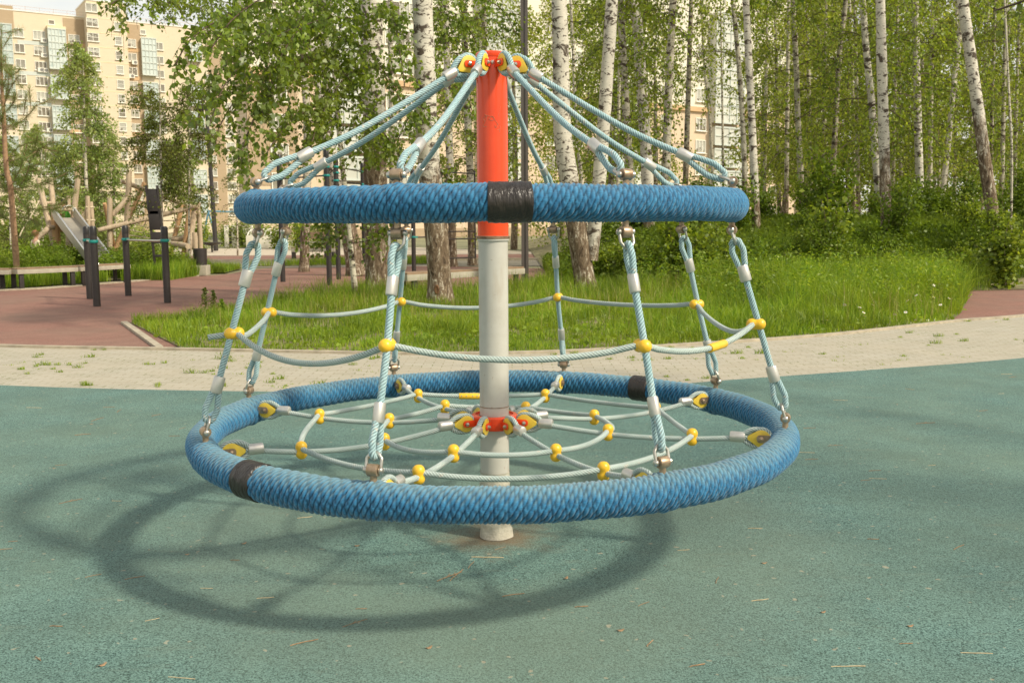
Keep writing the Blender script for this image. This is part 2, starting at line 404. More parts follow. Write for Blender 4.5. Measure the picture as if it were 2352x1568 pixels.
# ------------------------------------------------------------------ world, sun, camera
SUN = V3((.49, -.275, .505)).normalized()
el = math.asin(SUN.z); az = atan2(SUN.x, SUN.y)
w = bpy.data.worlds.new('World'); SC.world = w; w.use_nodes = True; nt = w.node_tree; nt.nodes.clear()
def wn(t): return nt.nodes.new(t)
sky = wn('ShaderNodeTexSky'); sky.sky_type = 'NISHITA'; sky.sun_disc = False; sky.sun_elevation = el; sky.sun_rotation = az
sky.air_density = 1.0; sky.dust_density = 3.0; sky.ozone_density = 1.0
tc = wn('ShaderNodeTexCoord'); mp = wn('ShaderNodeMapping'); mp.inputs['Scale'].default_value = (1.4, 1.4, 3.6)
nz = wn('ShaderNodeTexNoise'); nz.inputs['Scale'].default_value = 2.2; nz.inputs['Detail'].default_value = 6; nz.inputs['Roughness'].default_value = .6
nt.links.new(tc.outputs['Generated'], mp.inputs[0]); nt.links.new(mp.outputs[0], nz.inputs['Vector'])
rp = wn('ShaderNodeValToRGB'); rp.color_ramp.elements[0].position = .36; rp.color_ramp.elements[1].position = .62
nt.links.new(nz.outputs['Fac'], rp.inputs[0])
sp = wn('ShaderNodeSeparateXYZ'); nt.links.new(tc.outputs['Generated'], sp.inputs[0])
hz = wn('ShaderNodeMapRange'); nt.links.new(sp.outputs[2], hz.inputs[0]); hz.inputs[1].default_value = .0; hz.inputs[2].default_value = .55; hz.inputs[3].default_value = .95; hz.inputs[4].default_value = .30
mm = wn('ShaderNodeMath'); mm.operation = 'MULTIPLY_ADD'; nt.links.new(rp.outputs[0], mm.inputs[0]); mm.inputs[1].default_value = .45; nt.links.new(hz.outputs[0], mm.inputs[2]); mm.use_clamp = True
m2 = wn('ShaderNodeMath'); m2.operation = 'MULTIPLY'; m2.inputs[1].default_value = .92; nt.links.new(mm.outputs[0], m2.inputs[0])
mxs = wn('ShaderNodeMix'); mxs.data_type = 'RGBA'; nt.links.new(m2.outputs[0], mxs.inputs[0]); nt.links.new(sky.outputs[0], mxs.inputs[6])
mxs.inputs[7].default_value = (6.0, 5.85, 5.2, 1)
bg = wn('ShaderNodeBackground'); bg.inputs['Strength'].default_value = .178; nt.links.new(mxs.outputs[2], bg.inputs[0])
wo = wn('ShaderNodeOutputWorld'); nt.links.new(bg.outputs[0], wo.inputs[0])
ld = bpy.data.lights.new('sun', 'SUN'); ld.energy = 3.9; ld.angle = radians(4.8); ld.color = (1.0, .92, .76)
lo = bpy.data.objects.new('sun', ld); COL.objects.link(lo); lo.rotation_euler = (-SUN).to_track_quat('-Z', 'Y').to_euler()

cd = bpy.data.cameras.new('camera'); co = bpy.data.objects.new('camera', cd); COL.objects.link(co); SC.camera = co
cd.sensor_width = 36; cd.lens = F / 2352 * 36; cd.clip_end = 2000; cd.clip_start = .05
cd.dof.use_dof = True; cd.dof.focus_distance = 3.9; cd.dof.aperture_fstop = 10
co.matrix_world = Matrix.Translation((0, 0, H)) @ Matrix.Rotation(pi/2 - TH, 4, 'X') @ Matrix.Rotation(-RO, 4, 'Z')
SC.view_settings.view_transform = 'Standard'; SC.view_settings.look = 'None'; SC.view_settings.exposure = 0
SC.cycles.max_bounces = 6; SC.cycles.diffuse_bounces = 3; SC.cycles.glossy_bounces = 3; SC.cycles.transparent_max_bounces = 6
SC.cycles.use_denoising = True

# ------------------------------------------------------------------ ground
def sheet(name, pts, z, mat, kind='structure'):
    me = bpy.data.meshes.new(name); me.from_pydata([(x, y, z) for x, y in pts], [], [tuple(range(len(pts)))])
    bm = bmesh.new(); bm.from_mesh(me); bmesh.ops.triangulate(bm, faces=bm.faces); bmesh.ops.recalc_face_normals(bm, faces=bm.faces)
    for f in bm.faces:
        if f.normal.z < 0: f.normal_flip()
    bm.to_mesh(me); bm.free(); me.materials.append(mat)
    return tag(link(name, me), kind=kind)

def curve(pts, n=10):
    q = smooth_path([(x, y, 0) for x, y in pts], .3); return [(p.x, p.y) for p in q]

KERB = curve([(-30, 26), (-16, 15.4), (-9.5, 12.4), (-6.02, 11.44), (-4.05, 11.08), (-2.29, 10.74), (-1.31, 10.57), (-.36, 10.52), (.59, 10.66), (1.77, 11.1), (3.98, 12.14), (6.39, 13.83), (7.6, 14.49), (12, 17.4), (24, 27)])
TEAL = curve([(-30, 20), (-16, 12.4), (-8, 9.6), (-4.57, 8.63), (-2.82, 8.3), (-1.01, 8.13), (.09, 8.16), (1.22, 8.39), (1.89, 8.68), (3.42, 9.26), (5.3, 10.04), (9, 12), (26, 23)])
def kerb_y(x):
    for a, b in zip(KERB, KERB[1:]):
        if a[0] <= x <= b[0]: return a[1] + (b[1]-a[1]) * (x-a[0]) / (b[0]-a[0])
    return 30
def teal_y(x):
    for a, b in zip(TEAL, TEAL[1:]):
        if a[0] <= x <= b[0]: return a[1] + (b[1]-a[1]) * (x-a[0]) / (b[0]-a[0])
    return 30

sheet('ground', [(-900, -200), (900, -200), (900, 1200), (-900, 1200)], -.03, M['far'])
sheet('rubber_ground', [(-30, -12)] + TEAL + [(26, -12)], .004, M['teal'])
sheet('path', TEAL + KERB[::-1], 0, M['paver'])
RED = [(-4.05, 11.16), (-6.02, 11.55), (-9.5, 12.5), (-16, 15.5), (-20, 21.8), (-11.6, 21.6), (-10.8, 22.6), (-10.1, 24.6), (-9.4, 26.6), (-8.4, 28.6), (-8.2, 32.6), (-3, 33.6), (2, 31), (1.2, 24), (.6, 17), (-3.4, 13)]
sheet('red_rubber_ground', RED, -.004, M['red'])
sheet('red_rubber_patch', [(6.0, 13.75), (7.6, 14.6), (12, 17.5), (24, 27.1), (24, 31.5), (15, 23.2), (11.2, 20.5), (8.6, 20.3), (6.6, 16.2)], -.004, M['red'])
LAWN = [p for p in [(x, y + .1) for x, y in KERB] if -4.0 < p[0] < 6.4] + [(7.0, 15.2), (8.2, 17.6), (9.1, 20.0), (11.2, 20.4), (15, 23.1), (40, 46), (40, 60), (2.5, 60), (1.6, 30), (1.0, 23.6), (.3, 20.6), (-.6, 19.2), (-1.6, 19.0), (-2.1, 20.1), (-3.0, 20.2), (-3.6, 18.6), (-4.7, 16.3), (-5.6, 14.3)]
sheet('lawn', LAWN, .006, M['soil'])
sheet('far_path', [(-60, 33.6), (4, 33.6), (4, 39), (-60, 39)], -.014, M['greyp'])
sheet('far_red_ground', [(-60, 39.2), (4, 39.2), (4, 47), (-60, 47)], -.014, M['red'])
sheet('far_pavement', [(-90, 47.2), (4, 47.2), (-6, 62), (-90, 62)], -.014, M['pale'])
sheet('shrub_bed', [(-30, 22.2), (-12.2, 22.2), (-11.2, 23.8), (-10.4, 26), (-9.2, 28.6), (-9.4, 33), (-30, 33)], .01, M['soil'])
LAWN2 = [(-9.2, 34.2), (-2, 35.6), (-2.4, 40), (-5, 39.2), (-7, 38.6)]
sheet('grass_strip', LAWN2, -.002, M['soil'])
LAWN3 = [(-10.9, 29.4), (-8.6, 29.4), (-8.9, 32.6), (-10.6, 32.6)]
sheet('grass_corner', LAWN3, .006, M['soil'])

def rise(x, y):
    a = min(1, max(0, (y - 20.3) / 7.5)); b = min(1, max(0, (x - .8) / 4.5)); s = lambda q: q * q * (3 - 2 * q)
    return 1.15 * s(a) * s(b)
gx = np.linspace(1.0, 61, 61); gy = np.linspace(20.4, 80, 60)
Vh = np.array([(x, y, .012 + rise(x, y)) for y in gy for x in gx if True])
Fh = [(j*61+i, j*61+i+1, (j+1)*61+i+1, (j+1)*61+i) for j in range(59) for i in range(60)]
tag(np_mesh('hill', Vh, Fh, M['soil'], smooth=True), kind='structure')

# kerbs: low concrete strips, real steps
def strip(name, line, wdt, z0, z1, mat):
    m = MB(); L = [V3((x, y, 0)) for x, y in line]
    for i in range(len(L) - 1):
        a, b = L[i], L[i+1]; d = (b - a).normalized(); n = V3((-d.y, d.x, 0))
        d2 = ((L[i+2] - b).normalized() if i + 2 < len(L) else d); n2 = V3((-d2.y, d2.x, 0))
        d0 = ((a - L[i-1]).normalized() if i else d); n0 = V3((-d0.y, d0.x, 0))
        na = (n + n0).normalized() * wdt; nb = (n + n2).normalized() * wdt
        vs = [a, b, b + nb, a + na]
        m.add([p + V3((0,0,z0)) for p in vs] + [p + V3((0,0,z1)) for p in vs], [(4,5,6,7),(0,1,5,4),(2,3,7,6)] + ([(3,0,4,7)] if i == 0 else []) + ([(1,2,6,5)] if i == len(L)-2 else []))
    return tag(m.build(name, mat, smooth=False), kind='structure')
strip('kerb', [p for p in KERB if -16 < p[0] < 18], .075, -.05, .028, M['kerb'])
strip('lawn_kerb', [(-4.02, 11.22), (-5.62, 14.25)], .085, -.05, .03, M['kerb'])
strip('bench_kerb', [(-9.1, 28.5), (-9.45, 26.6), (-10.15, 24.6), (-10.85, 22.6), (-11.7, 21.7), (-16, 21.5)], .3, -.05, .02, M['kerb'])
strip('far_kerb', [(4, 39.05), (-60, 39.05)], .2, -.05, .08, M['kerb'])

# ------------------------------------------------------------------ the net carousel
X0, D0 = -.0799, 4.289
R1, Z1, r1 = 1.2462, .5077, .0600
R2, Z2, r2 = 1.0170, 1.4684, .0600
PSI = -.3025
def AZ(k): return PSI + k * pi / 4
def cyl(r, a, z): return V3((r * sin(a), -r * cos(a), z))       # local to the carousel foot
car = thing('rope_carousel', 'blue rope-wrapped two-ring net carousel hanging from a red topped white pole on the teal rubber', 'carousel', (X0, D0, .004))

def wrapped_ring(name, R, Z, r, mat, wind, lean, seed):
    nw, per, nv, ns = wind, 7, 70, 10
    nu = nw * per
    a = (np.arange(nu) / nu * 2 * pi)[:, None]; b = (np.arange(nv) / nv * 2 * pi)[None, :]
    wob = .10 * np.sin(7 * a + seed) + .08 * np.sin(17 * a + 2 * b + seed)
    wc = nw * a / (2 * pi) + lean * b / (2 * pi) + wob
    wf = wc - np.floor(wc)
    prof = np.sqrt(np.clip(1 - (2 * wf - 1) ** 2, 0, 1))
    tw = ns * b / (2 * pi) * 1.0 + 1.0 * (wf - .5) + np.floor(wc) * .5
    st = np.abs(np.cos(pi * tw)) ** .7
    h = .0085 * prof + .0048 * st - .0055
    lump = .0018 * np.sin(5 * a + seed * 2) + .0012 * np.sin(23 * a + b)
    bulge = 0
    for k in range(8):
        da = np.angle(np.exp(1j * (a - AZ(k)))) * R
        bulge = bulge + .006 * np.exp(-(da / .022) ** 2) * (np.abs(np.sin(b)) ** 2)
    rr = r - .004 + h + lump + bulge
    x = (R + rr * np.cos(b)) * np.sin(a); y = -(R + rr * np.cos(b)) * np.cos(a); z = Z + rr * np.sin(b)
    V = np.stack([x, y, z + 0 * x], -1).reshape(-1, 3)
    i, j = np.meshgrid(np.arange(nu), np.arange(nv), indexing='ij'); i2 = (i + 1) % nu; j2 = (j + 1) % nv
    Fq = np.stack([i*nv+j, i*nv+j2, i2*nv+j2, i2*nv+j], -1).reshape(-1, 4)
    o = np_mesh(name, V, Fq, mat, car, smooth=True)
    cr = np.clip(1.05 - (prof * (.25 + .75 * st)) * 1.45, 0, 1)  # groove depth mask, drives the painted shade
    at = o.data.attributes.new('crease_shade', 'FLOAT', 'POINT'); at.data.foreach_set('value', cr.astype(np.float32).ravel())
    return o
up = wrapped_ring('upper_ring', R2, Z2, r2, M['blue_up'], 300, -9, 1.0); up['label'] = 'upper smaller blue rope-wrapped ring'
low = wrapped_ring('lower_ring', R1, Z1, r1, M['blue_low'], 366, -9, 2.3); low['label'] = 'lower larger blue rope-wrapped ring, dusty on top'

def tape(parent, R, Z, r, a0, a1, lab):
    nu, nv = 44, 36; vs = []
    for i in range(nu + 1):
        a = a0 + (a1 - a0) * i / nu
        for j in range(nv):
            b = 2 * pi * j / nv
            rr = r + .0085 + .0022 * mnoise.noise(V3((a * R * 60, b * 1.2, 3.1))) + .0012 * mnoise.noise(V3((a * R * 160, b * 3, 1.1)))
            if i in (0, nu): rr = r - .006
            vs.append(((R + rr*cos(b)) * sin(a), -(R + rr*cos(b)) * cos(a), Z + rr * sin(b)))
    fs = [(i*nv+j, i*nv+(j+1) % nv, (i+1)*nv+(j+1) % nv, (i+1)*nv+j) for i in range(nu) for j in range(nv)]
    o = np_mesh('tape', vs, fs, M['tape'], parent, smooth=True); return o
def ring_angle(dx, dy, Rr, Zr, back=False):
    g = G(dx, dy, Zr); return atan2(g.x - X0, -(g.y - D0))
a_mid = math.asin((1178 - 1127) / 2251.4 * 3.25 / R2)
tape(up, R2, Z2, r2, a_mid - .072, a_mid + .072, '')
aL = ring_angle(577, 1108, R1, Z1); tape(low, R1, Z1, r1, aL - .042, aL + .042, '')
aB = ring_angle(1482, 892, R1, Z1); tape(low, R1, Z1, r1, aB - .046, aB + .046, '')

# pole
m = MB(); m.lathe([(.0645, 0), (.0645, 1.325), (.070, 1.326), (.071, 1.337)], n=48); pole = m.build('pole', M['white'], car)
m = MB()
for k in range(60): pass
pr = []
for i in range(26):
    z = .002 + i * .012; pr.append((.0665 + .0035 * mnoise.noise(V3((i * .9, .3, 1))) + (.004 * max(0, 1 - i / 3)), z))
for i in range(len(pr)): pass
vs = []; n = 36
for i, (r, z) in enumerate(pr):
    for k in range(n):
        a = 2 * pi * k / n; rr = r + .004 * mnoise.noise(V3((cos(a) * 3, sin(a) * 3, z * 40))) + (.012 * max(0, cos(a - .1)) ** 6 if i < 4 else 0)
        vs.append((rr * cos(a), rr * sin(a), z))
m.add(vs, [(i*n+k, i*n+(k+1) % n, (i+1)*n+(k+1) % n, (i+1)*n+k) for i in range(len(pr)-1) for k in range(n)])
m.build('plastic_film', M['film'], pole)
m = MB(); m.lathe([(.0715, 1.334), (.0725, 1.336), (.0725, 1.345), (.0700, 1.347)], n=48); m.build('pole_rim', M['rustring'], pole)
ZT = 2.117
m = MB(); m.lathe([(.0672, 1.347), (.0672, ZT - .022)], n=48); sleeve = m.build('red_sleeve', M['redpaint'], car)
m = MB(); m.lathe([(.0675, ZT - .021), (.0690, ZT - .018), (.0690, ZT - .002), (.064, ZT + .003), (.03, ZT + .005)], n=48); m.build('sleeve_cap', M['redpaint'], sleeve)
m = MB()
a = AZ(0) + pi / 8 + .1
m.lathe([(.0085, 0), (.0085, .004), (.005, .008), (.001, .0085)], cyl(.067, .05, ZT - .045), cyl(1, .05, 0), 14); m.build('screw', M['steel'], sleeve)
# scratched doodle on the red sleeve
m = MB()
def on_sleeve(u, v): return cyl(.0676, (u) / .0672, v)
def scratch(pts, w=.0011):
    q = smooth_path([on_sleeve(*p) for p in pts], .004); m.tube(q, w, 5)
z0 = 1.842
scratch([(-.040, z0), (-.018, z0 + .010), (.012, z0 - .002)]); scratch([(-.040, z0), (-.030, z0 - .014), (-.022, z0 + .008), (-.032, z0 + .016)])
scratch([(-.030, z0 - .014), (-.040, z0 - .034), (-.022, z0 - .034)]); scratch([(-.012, z0 - .004), (.0, z0 + .008), (.010, z0 - .002), (.002, z0 - .012), (-.012, z0 - .004)])
scratch([(.010, z0 - .004), (.022, z0 - .02), (.028, z0 - .028)]); scratch([(.012, z0 - .03), (.018, z0 - .042), (.024, z0 - .024)]); scratch([(.022, z0 - .05), (.034, z0 - .046), (.036, z0 - .03), (.033, z0 - .06)])
scratch([(.026, z0 + .004), (.034, z0 + .03), (.040, z0 + .05)], .0007)
m.build('scratched_doodle', m_simple('bare_scratch', (.50, .15, .07), .7), sleeve)
ZH = .535
m = MB(); m.lathe([(.070, ZH - .033), (.100, ZH - .033), (.104, ZH - .028), (.104, ZH + .020), (.098, ZH + .026), (.085, ZH + .027), (.084, ZH + .020), (.070, ZH + .020)], n=48)
hub = m.build('hub_collar', M['redpaint'], car)
m = MB(); m.lathe([(.0682, ZH + .018), (.0682, ZH + .023)], n=48); m.lathe([(.0655, ZH + .061), (.0655, ZH + .064)], n=48); m.build('worn_seam', M['rustring'], pole)

def rope_mesh(name, pts, r, mat, parent, step=.0045, lay=.060, strands=5):
    q = smooth_path(pts, step); fr = frames(q); n = 18; N = len(q); th = np.arange(n) / n * 2 * pi
    s = np.concatenate([[0], np.cumsum([(b - a).length for a, b in zip(q, q[1:])])])
    C = np.array(q); X = np.array([f.col[0] for f in fr]); Y = np.array([f.col[1] for f in fr])
    ph = th[None, :] - 2 * pi * s[:, None] / lay
    rr = r * (.76 + .27 * np.abs(np.cos(strands * .5 * ph)) ** .8)
    fuzz = 1 + .03 * np.sin(s * 900)[:, None]
    crz = np.clip(1.25 - 1.3 * np.abs(np.cos(strands * .5 * ph)) ** .8, 0, 1)  # strand groove mask for the shade painted into the rope
    V = C[:, None, :] + (rr * fuzz * np.cos(th))[:, :, None] * X[:, None, :] + (rr * fuzz * np.sin(th))[:, :, None] * Y[:, None, :]
    i, j = np.meshgrid(np.arange(N - 1), np.arange(n), indexing='ij'); j2 = (j + 1) % n
    Fq = np.stack([i*n+j, i*n+j2, (i+1)*n+j2, (i+1)*n+j], -1).reshape(-1, 4)
    o = np_mesh(name, V.reshape(-1, 3), Fq, mat, parent, smooth=True)
    at = o.data.attributes.new('crease_shade', 'FLOAT', 'POINT'); at.data.foreach_set('value', crz.astype(np.float32).ravel()); return o

def eye_pts(C, d, s, Rr, L, r, fat=1.15):
    """rope eye around C, closing at C+d*L; s = in-plane side"""
    C, d, s = V3(C), V3(d).normalized(), V3(s).normalized(); pts = [C + d * L + s * r * .95]
    pts.append(C + d * L * .62 + s * Rr * fat * .8); pts.append(C + d * L * .3 + s * Rr * fat)
    for k in range(7):
        a = radians(78 + k * (282 - 78) / 6); pts.append(C + Rr * (cos(a) * d + sin(a) * s))
    pts += [C + d * L * .3 - s * Rr * fat, C + d * L * .62 - s * Rr * fat * .8, C + d * L - s * r * .95]
    return pts

def ferrule(parent, a, b, s, w=.0225, t=.0185, mat=None):
    a, b = V3(a), V3(b); L = (b - a).length
    m = MB(); e = .006
    prof = [(.80, 0), (.93, .0015), (1.0, e), (1.0, L - e), (.93, L - .0015), (.80, L)]
    m.lathe(prof, a, b - a, 24, sx=w, sy=t, xdir=s); return m.build('ferrule', M['alu'], parent)

def lug(C, stub_from, tang):
    """bronzed eye bolt: stub + barrel with pin"""
    m = MB(); d = V3(C) - V3(stub_from)
    m.lathe([(.015, -.012), (.0125, .0), (.0115, d.length * .55), (.014, d.length)], stub_from, d, 16)
    m.lathe([(.012, -.019), (.0195, -.018), (.0205, -.015), (.0205, .015), (.0195, .018), (.012, .019)], C, tang, 24)
    o = m.build('eye_bolt', M['rust'], car); return o

def shackle(parent, C, d, tang, depth=.055, wide=.026):
    """D shackle: pin through the barrel along tang, bow towards d"""
    C, d, t = V3(C), V3(d).normalized(), V3(tang).normalized(); m = MB(); pts = []
    pts.append(C + t * wide); pts.append(C + t * wide + d * (depth - .022))
    for k in range(1, 8):
        a = pi * k / 8; pts.append(C + d * (depth - .022) + t * wide * .86 * cos(a) * (1.0) + d * .022 * sin(a))
    pts.append(C - t * wide + d * (depth - .022)); pts.append(C - t * wide)
    m.tube(smooth_path(pts, .004), .0058, 10)
    for sg in (-1, 1):
        m.lathe([(.0105, -.004), (.0115, -.002), (.0115, .006), (.008, .010), (.003, .011)], C + t * sg * (wide - .001), t * sg, 14)
    return m.build('shackle', M['steel'], parent)

def bead(name, parent, C, ax, r=.0240, off=.0155):
    C, ax = V3(C), V3(ax).normalized(); prof = []
    for i in range(25):
        z = -off - r + (2 * off + 2 * r) * i / 24
        zz = abs(z); rad = sqrt(max(0, r * r - max(0, zz - off) ** 2)) if zz > off else r * (1 - .10 * cos(pi * zz / off / 2) ** 2)
        prof.append((max(rad, .0005), z))
    m = MB(); m.lathe(prof, C, ax, 22); return m.build(name, M['yellow'], parent)

def teardrop(C, d, up_, n_, R, L, t, parent, mat):
    """flat thimble plate in the plane (d, up_), thickness t along n_"""
    C, d, u, n_ = V3(C), V3(d).normalized(), V3(up_).normalized(), V3(n_).normalized(); poly = []
    for k in range(15):
        a = radians(62 + k * (298 - 62) / 14); poly.append(C + R * (cos(a) * d + sin(a) * u))
    poly += [C + d * L - u * .008, C + d * (L + .003), C + d * L + u * .008]
    m = MB(); m.prism(poly, n_ * (-t / 2), n_ * (t / 2)); return m.build('thimble', mat, parent, bevel=.0018)

RR, RN = .0128, .0114
mid_pts = []; wires = []
for k in range(8):
    a = AZ(k); tang = V3((cos(a), sin(a), 0)); rad = cyl(1, a, 0)
    rng = random.Random(k * 13 + 1)
    # --- hanging rope between the rings
    top = cyl(R2, a, Z2 - r2); bot = cyl(R1, a, Z1 + r1)
    axis = (top - bot).normalized()
    lt = top - V3((0, 0, .040)); lb = bot + V3((0, 0, .042))
    l1 = lug(lt, top + V3((0, 0, .006)), tang); l2 = lug(lb, bot - V3((0, 0, .006)), tang)
    hd = (lb - lt).normalized()
    shackle(l1, lt, hd, tang, .058); shackle(l2, lb, -hd, tang, .058)
    tilt = rng.uniform(-.25, .25); side = (rad * cos(tilt) + tang * sin(tilt)); side = (side - hd * side.dot(hd)).normalized()
    e1 = lt + hd * .060; e2 = lb - hd * .060
    L1 = .092; L2 = .096
    rope = rope_mesh('hanging_rope', [e1 + hd * (L1 + .02), (e1 + e2) / 2 + tang * rng.uniform(-.006, .006), e2 - hd * (L2 + .02)], RR, M['rope'], car)
    rope_mesh('rope_eye', eye_pts(e1, hd, side, .017, L1, RR * .95, 1.3), RR * .95, M['rope'], rope)
    rope_mesh('rope_eye', eye_pts(e2, -hd, side, .017, L2, RR * .95, 1.3), RR * .95, M['rope'], rope)
    ferrule(rope, e1 + hd * (L1 - .004), e1 + hd * (L1 + .064), side); ferrule(rope, e2 - hd * (L2 - .004), e2 - hd * (L2 + .064), side)
    q = (e1 + e2) / 2 + hd * ((-.012, .004, .0, -.012, -.01, .004, .0, .006)[k])
    mid_pts.append(q - rad * .022); b = bead('bead', rope, q - rad * .011, rad)
    m = MB(); m.lathe([(.0045, 0), (.0045, .0015), (.002, .003)], q + rad * .0145 + tang * .004, rad, 10); m.build('bead_screw', M['steel'], rope) if k in (0, 1) else None
    # --- upper support rope, hub to upper ring
    ut = cyl(R2, a, Z2 + r2); lu = ut + V3((0, 0, .034)); l3 = lug(lu, ut - V3((0, 0, .006)), tang)
    hubp = cyl(.112, a, ZT - .052); sd = (lu - hubp).normalized()
    sid = tang.cross(sd).normalized()
    shackle(l3, lu, (-sd + V3((0, 0, -.12))).normalized(), tang, .056)
    e3 = lu - sd * .058; L3 = .135
    ths = (M['yellow2'])
    f0 = hubp + sd * .066
    srope = rope_mesh('support_rope', [f0 - sd * .01, (f0 + e3) / 2 - V3((0, 0, .020)), e3 - sd * (L3 + .03)], RR, M['rope'], car)
    rope_mesh('rope_eye', eye_pts(e3, -sd, sid, .019, L3, RR * .95, 1.35), RR * .95, M['rope'], srope)
    ferrule(srope, e3 - sd * (L3 - .004), e3 - sd * (L3 + .062), sid)
    rope_mesh('rope_eye', eye_pts(hubp, sd, sid, .0365, .076, RR * .95, 1.0), RR * .95, M['rope'], srope)
    ferrule(srope, f0, f0 + sd * .060, sid)
    for sg in (-1, 1): teardrop(hubp + tang * sg * .0110, sd, sid, tang, .0365, .054, .004, srope, M['yellow2'])
    m = MB()
    for sg in (-1, 1):
        c0 = cyl(.066, a, ZT - .052) + tang * sg * .0158; c1 = cyl(.125, a, ZT - .052) + tang * sg * .0158; u = V3((0, 0, 1)); hh = .0145; poly = [c0 + u * hh, c0 - u * hh]
        for i in range(7):
            b_ = -pi / 2 + pi * i / 6; poly.append(c1 + rad * hh * .7 * cos(b_) + u * hh * sin(b_))
        m.prism(poly, tang * -.0022, tang * .0022)
    tb = m.build('bracket', M['redpaint'], sleeve, bevel=.001)
    for sg in (-1, 1): m = MB(); m.lathe([(.0085, 0), (.0085, .006), (.0055, .007), (.0055, .012), (.002, .014)], hubp + tang * sg * .0178, tang * sg, 12); m.build('bolt', M['steel'], sleeve)
    # --- spoke of the seat net
    hp = cyl(.142, a, ZH - .004); ep = cyl(R1 - r1 - .032, a, Z1 + .012); sp_ = (ep - hp).normalized(); upv = V3((0, 0, 1)); upv = (upv - sp_ * upv.dot(sp_)).normalized()
    fi, fo = hp + sp_ * .064, ep - sp_ * .066
    def spt(rr_):
        t = (rr_ - fi.xy.length) / (fo.xy.length - fi.xy.length); p = fi.lerp(fo, t); return p - V3((0, 0, .040 * 4 * t * (1 - t) * (1 + .3 * sin(k * 2.1))))
    inner, outer = .515, .872
    sw = .020 * sin(k * 1.7)
    spoke = rope_mesh('spoke_rope', [fi - sp_ * .01] + [spt(r_) + tang * sw * sin(pi * (r_ - .2) / .95) for r_ in (.32, inner, .70, outer, 1.0)] + [fo + sp_ * .01], RN, M['rope_net'], car)
    rope_mesh('rope_eye', eye_pts(hp, sp_, upv, .0365, .076, RN * .95, 1.0), RN * .95, M['rope_net'], spoke)
    rope_mesh('rope_eye', eye_pts(ep, -sp_, upv, .0365, .076, RN * .95, 1.0), RN * .95, M['rope_net'], spoke)
    ferrule(spoke, fi, fi + sp_ * .062, upv); ferrule(spoke, fo, fo - sp_ * .062, upv)
    for sg in (-1, 1):
        teardrop(hp + tang * sg * .0100, sp_, upv, tang, .0365, .054, .004, spoke, M['yellow2'])
        teardrop(ep + tang * sg * .0100, -sp_, upv, tang, .0365, .054, .004, spoke, M['yellow2'])
    m = MB()
    for sg in (-1, 1):
        c0 = cyl(.100, a, ZH - .004) + tang * sg * .0158; c1 = cyl(.150, a, ZH - .004) + tang * sg * .0158; u = V3((0, 0, 1)); hh = .0145; poly = [c0 + u * hh, c0 - u * hh]
        for i in range(7):
            b_ = -pi / 2 + pi * i / 6; poly.append(c1 + rad * hh * .7 * cos(b_) + u * hh * sin(b_))
        m.prism(poly, tang * -.0022, tang * .0022)
    m.build('bracket', M['redpaint'], hub, bevel=.001)
    for sg in (-1, 1): m = MB(); m.lathe([(.0085, 0), (.0085, .006), (.0055, .007), (.0055, .012), (.002, .014)], hp + tang * sg * .0178, tang * sg, 12); m.build('bolt', M['steel'], hub)
    m = MB()
    for sg in (-1, 1):
        c0 = cyl(R1 - r1 + .012, a, Z1 + .012) + tang * sg * .0158; c1 = cyl(R1 - r1 - .040, a, Z1 + .012) + tang * sg * .0158; u = V3((0, 0, 1)); hh = .016; poly = [c0 + u * hh, c0 - u * hh]
        for i in range(7):
            b_ = -pi / 2 + pi * i / 6; poly.append(c1 - rad * hh * .7 * cos(b_) + u * hh * sin(b_))
        m.prism(poly, tang * -.0022, tang * .0022)
        m.lathe([(.0095, 0), (.0095, .005), (.006, .006), (.002, .009)], ep + tang * sg * .0178, tang * sg, 12)
    m.build('ring_bracket', M['rust'], low)
    wires.append((spt(inner) + tang * sw * .8 + V3((0, 0, .016)), spt(outer) + tang * sw * .5 + V3((0, 0, .016)), tang, rad))
    bead('bead', spoke, spt(inner) + tang * sw * .8 + V3((0, 0, .008)), upv, .0235, .0145); bead('bead', spoke, spt(outer) + tang * sw * .5 + V3((0, 0, .008)), upv, .0235, .0145)

def net_ring(pts, sags, outs, mat, parent, name, extra_end=None):
    P_ = []
    for k in range(8):
        p, q = V3(pts[k]), V3(pts[(k+1) % 8]); o = ((p + q) / 2).copy(); o.z = 0; o.normalize()
        for i in range(8):
            t = i / 8; P_.append(p.lerp(q, t) + V3((0, 0, -sags[k] * 4 * t * (1 - t))) + o * outs[k] * 4 * t * (1 - t))
    P_.append(V3(pts[0])); return rope_mesh(name, P_, RN, mat, parent)
mr = net_ring(mid_pts, [.050, .055, .075, .020, .045, .040, .050, .085], [0, .02, .03, 0, 0, 0, .03, .03], M['rope_net'], car, 'hoop_rope'); mr['label'] = 'waist-high rope hoop between the rings'
def point_on(pts, k, t, sag, out=0):
    p, q = V3(pts[k]), V3(pts[(k+1) % 8]); o = ((p + q) / 2).copy(); o.z = 0; o.normalize(); d = (q - p).normalized()
    return p.lerp(q, t) + V3((0, 0, -sag * 4 * t * (1 - t))) + o * out * 4 * t * (1 - t), d
def connector(C, d, parent, L=.125):
    m = MB(); m.lathe([(.008, -L/2), (.0155, -L/2 + .001), (.0165, -L/2 + .004), (.0165, L/2 - .004), (.0155, L/2 - .001), (.008, L/2)], C, d, 20)
    o = m.build('connector', M['yellow'], parent)
    m = MB()
    for i in (-.042, -.018, .014, .040): m.lathe([(.0035, 0), (.0035, .0012), (.001, .002)], V3(C) + V3(d) * i + V3((0, -.0160, .004)), (0, -1, .2), 8)
    m.build('connector_screw', M['steel'], parent); return o
c, d = point_on(mid_pts, 1, .60, .055, .02); d2 = (point_on(mid_pts, 1, .7, .055, .02)[0] - point_on(mid_pts, 1, .5, .055, .02)[0]).normalized(); connector(c, d2, mr)
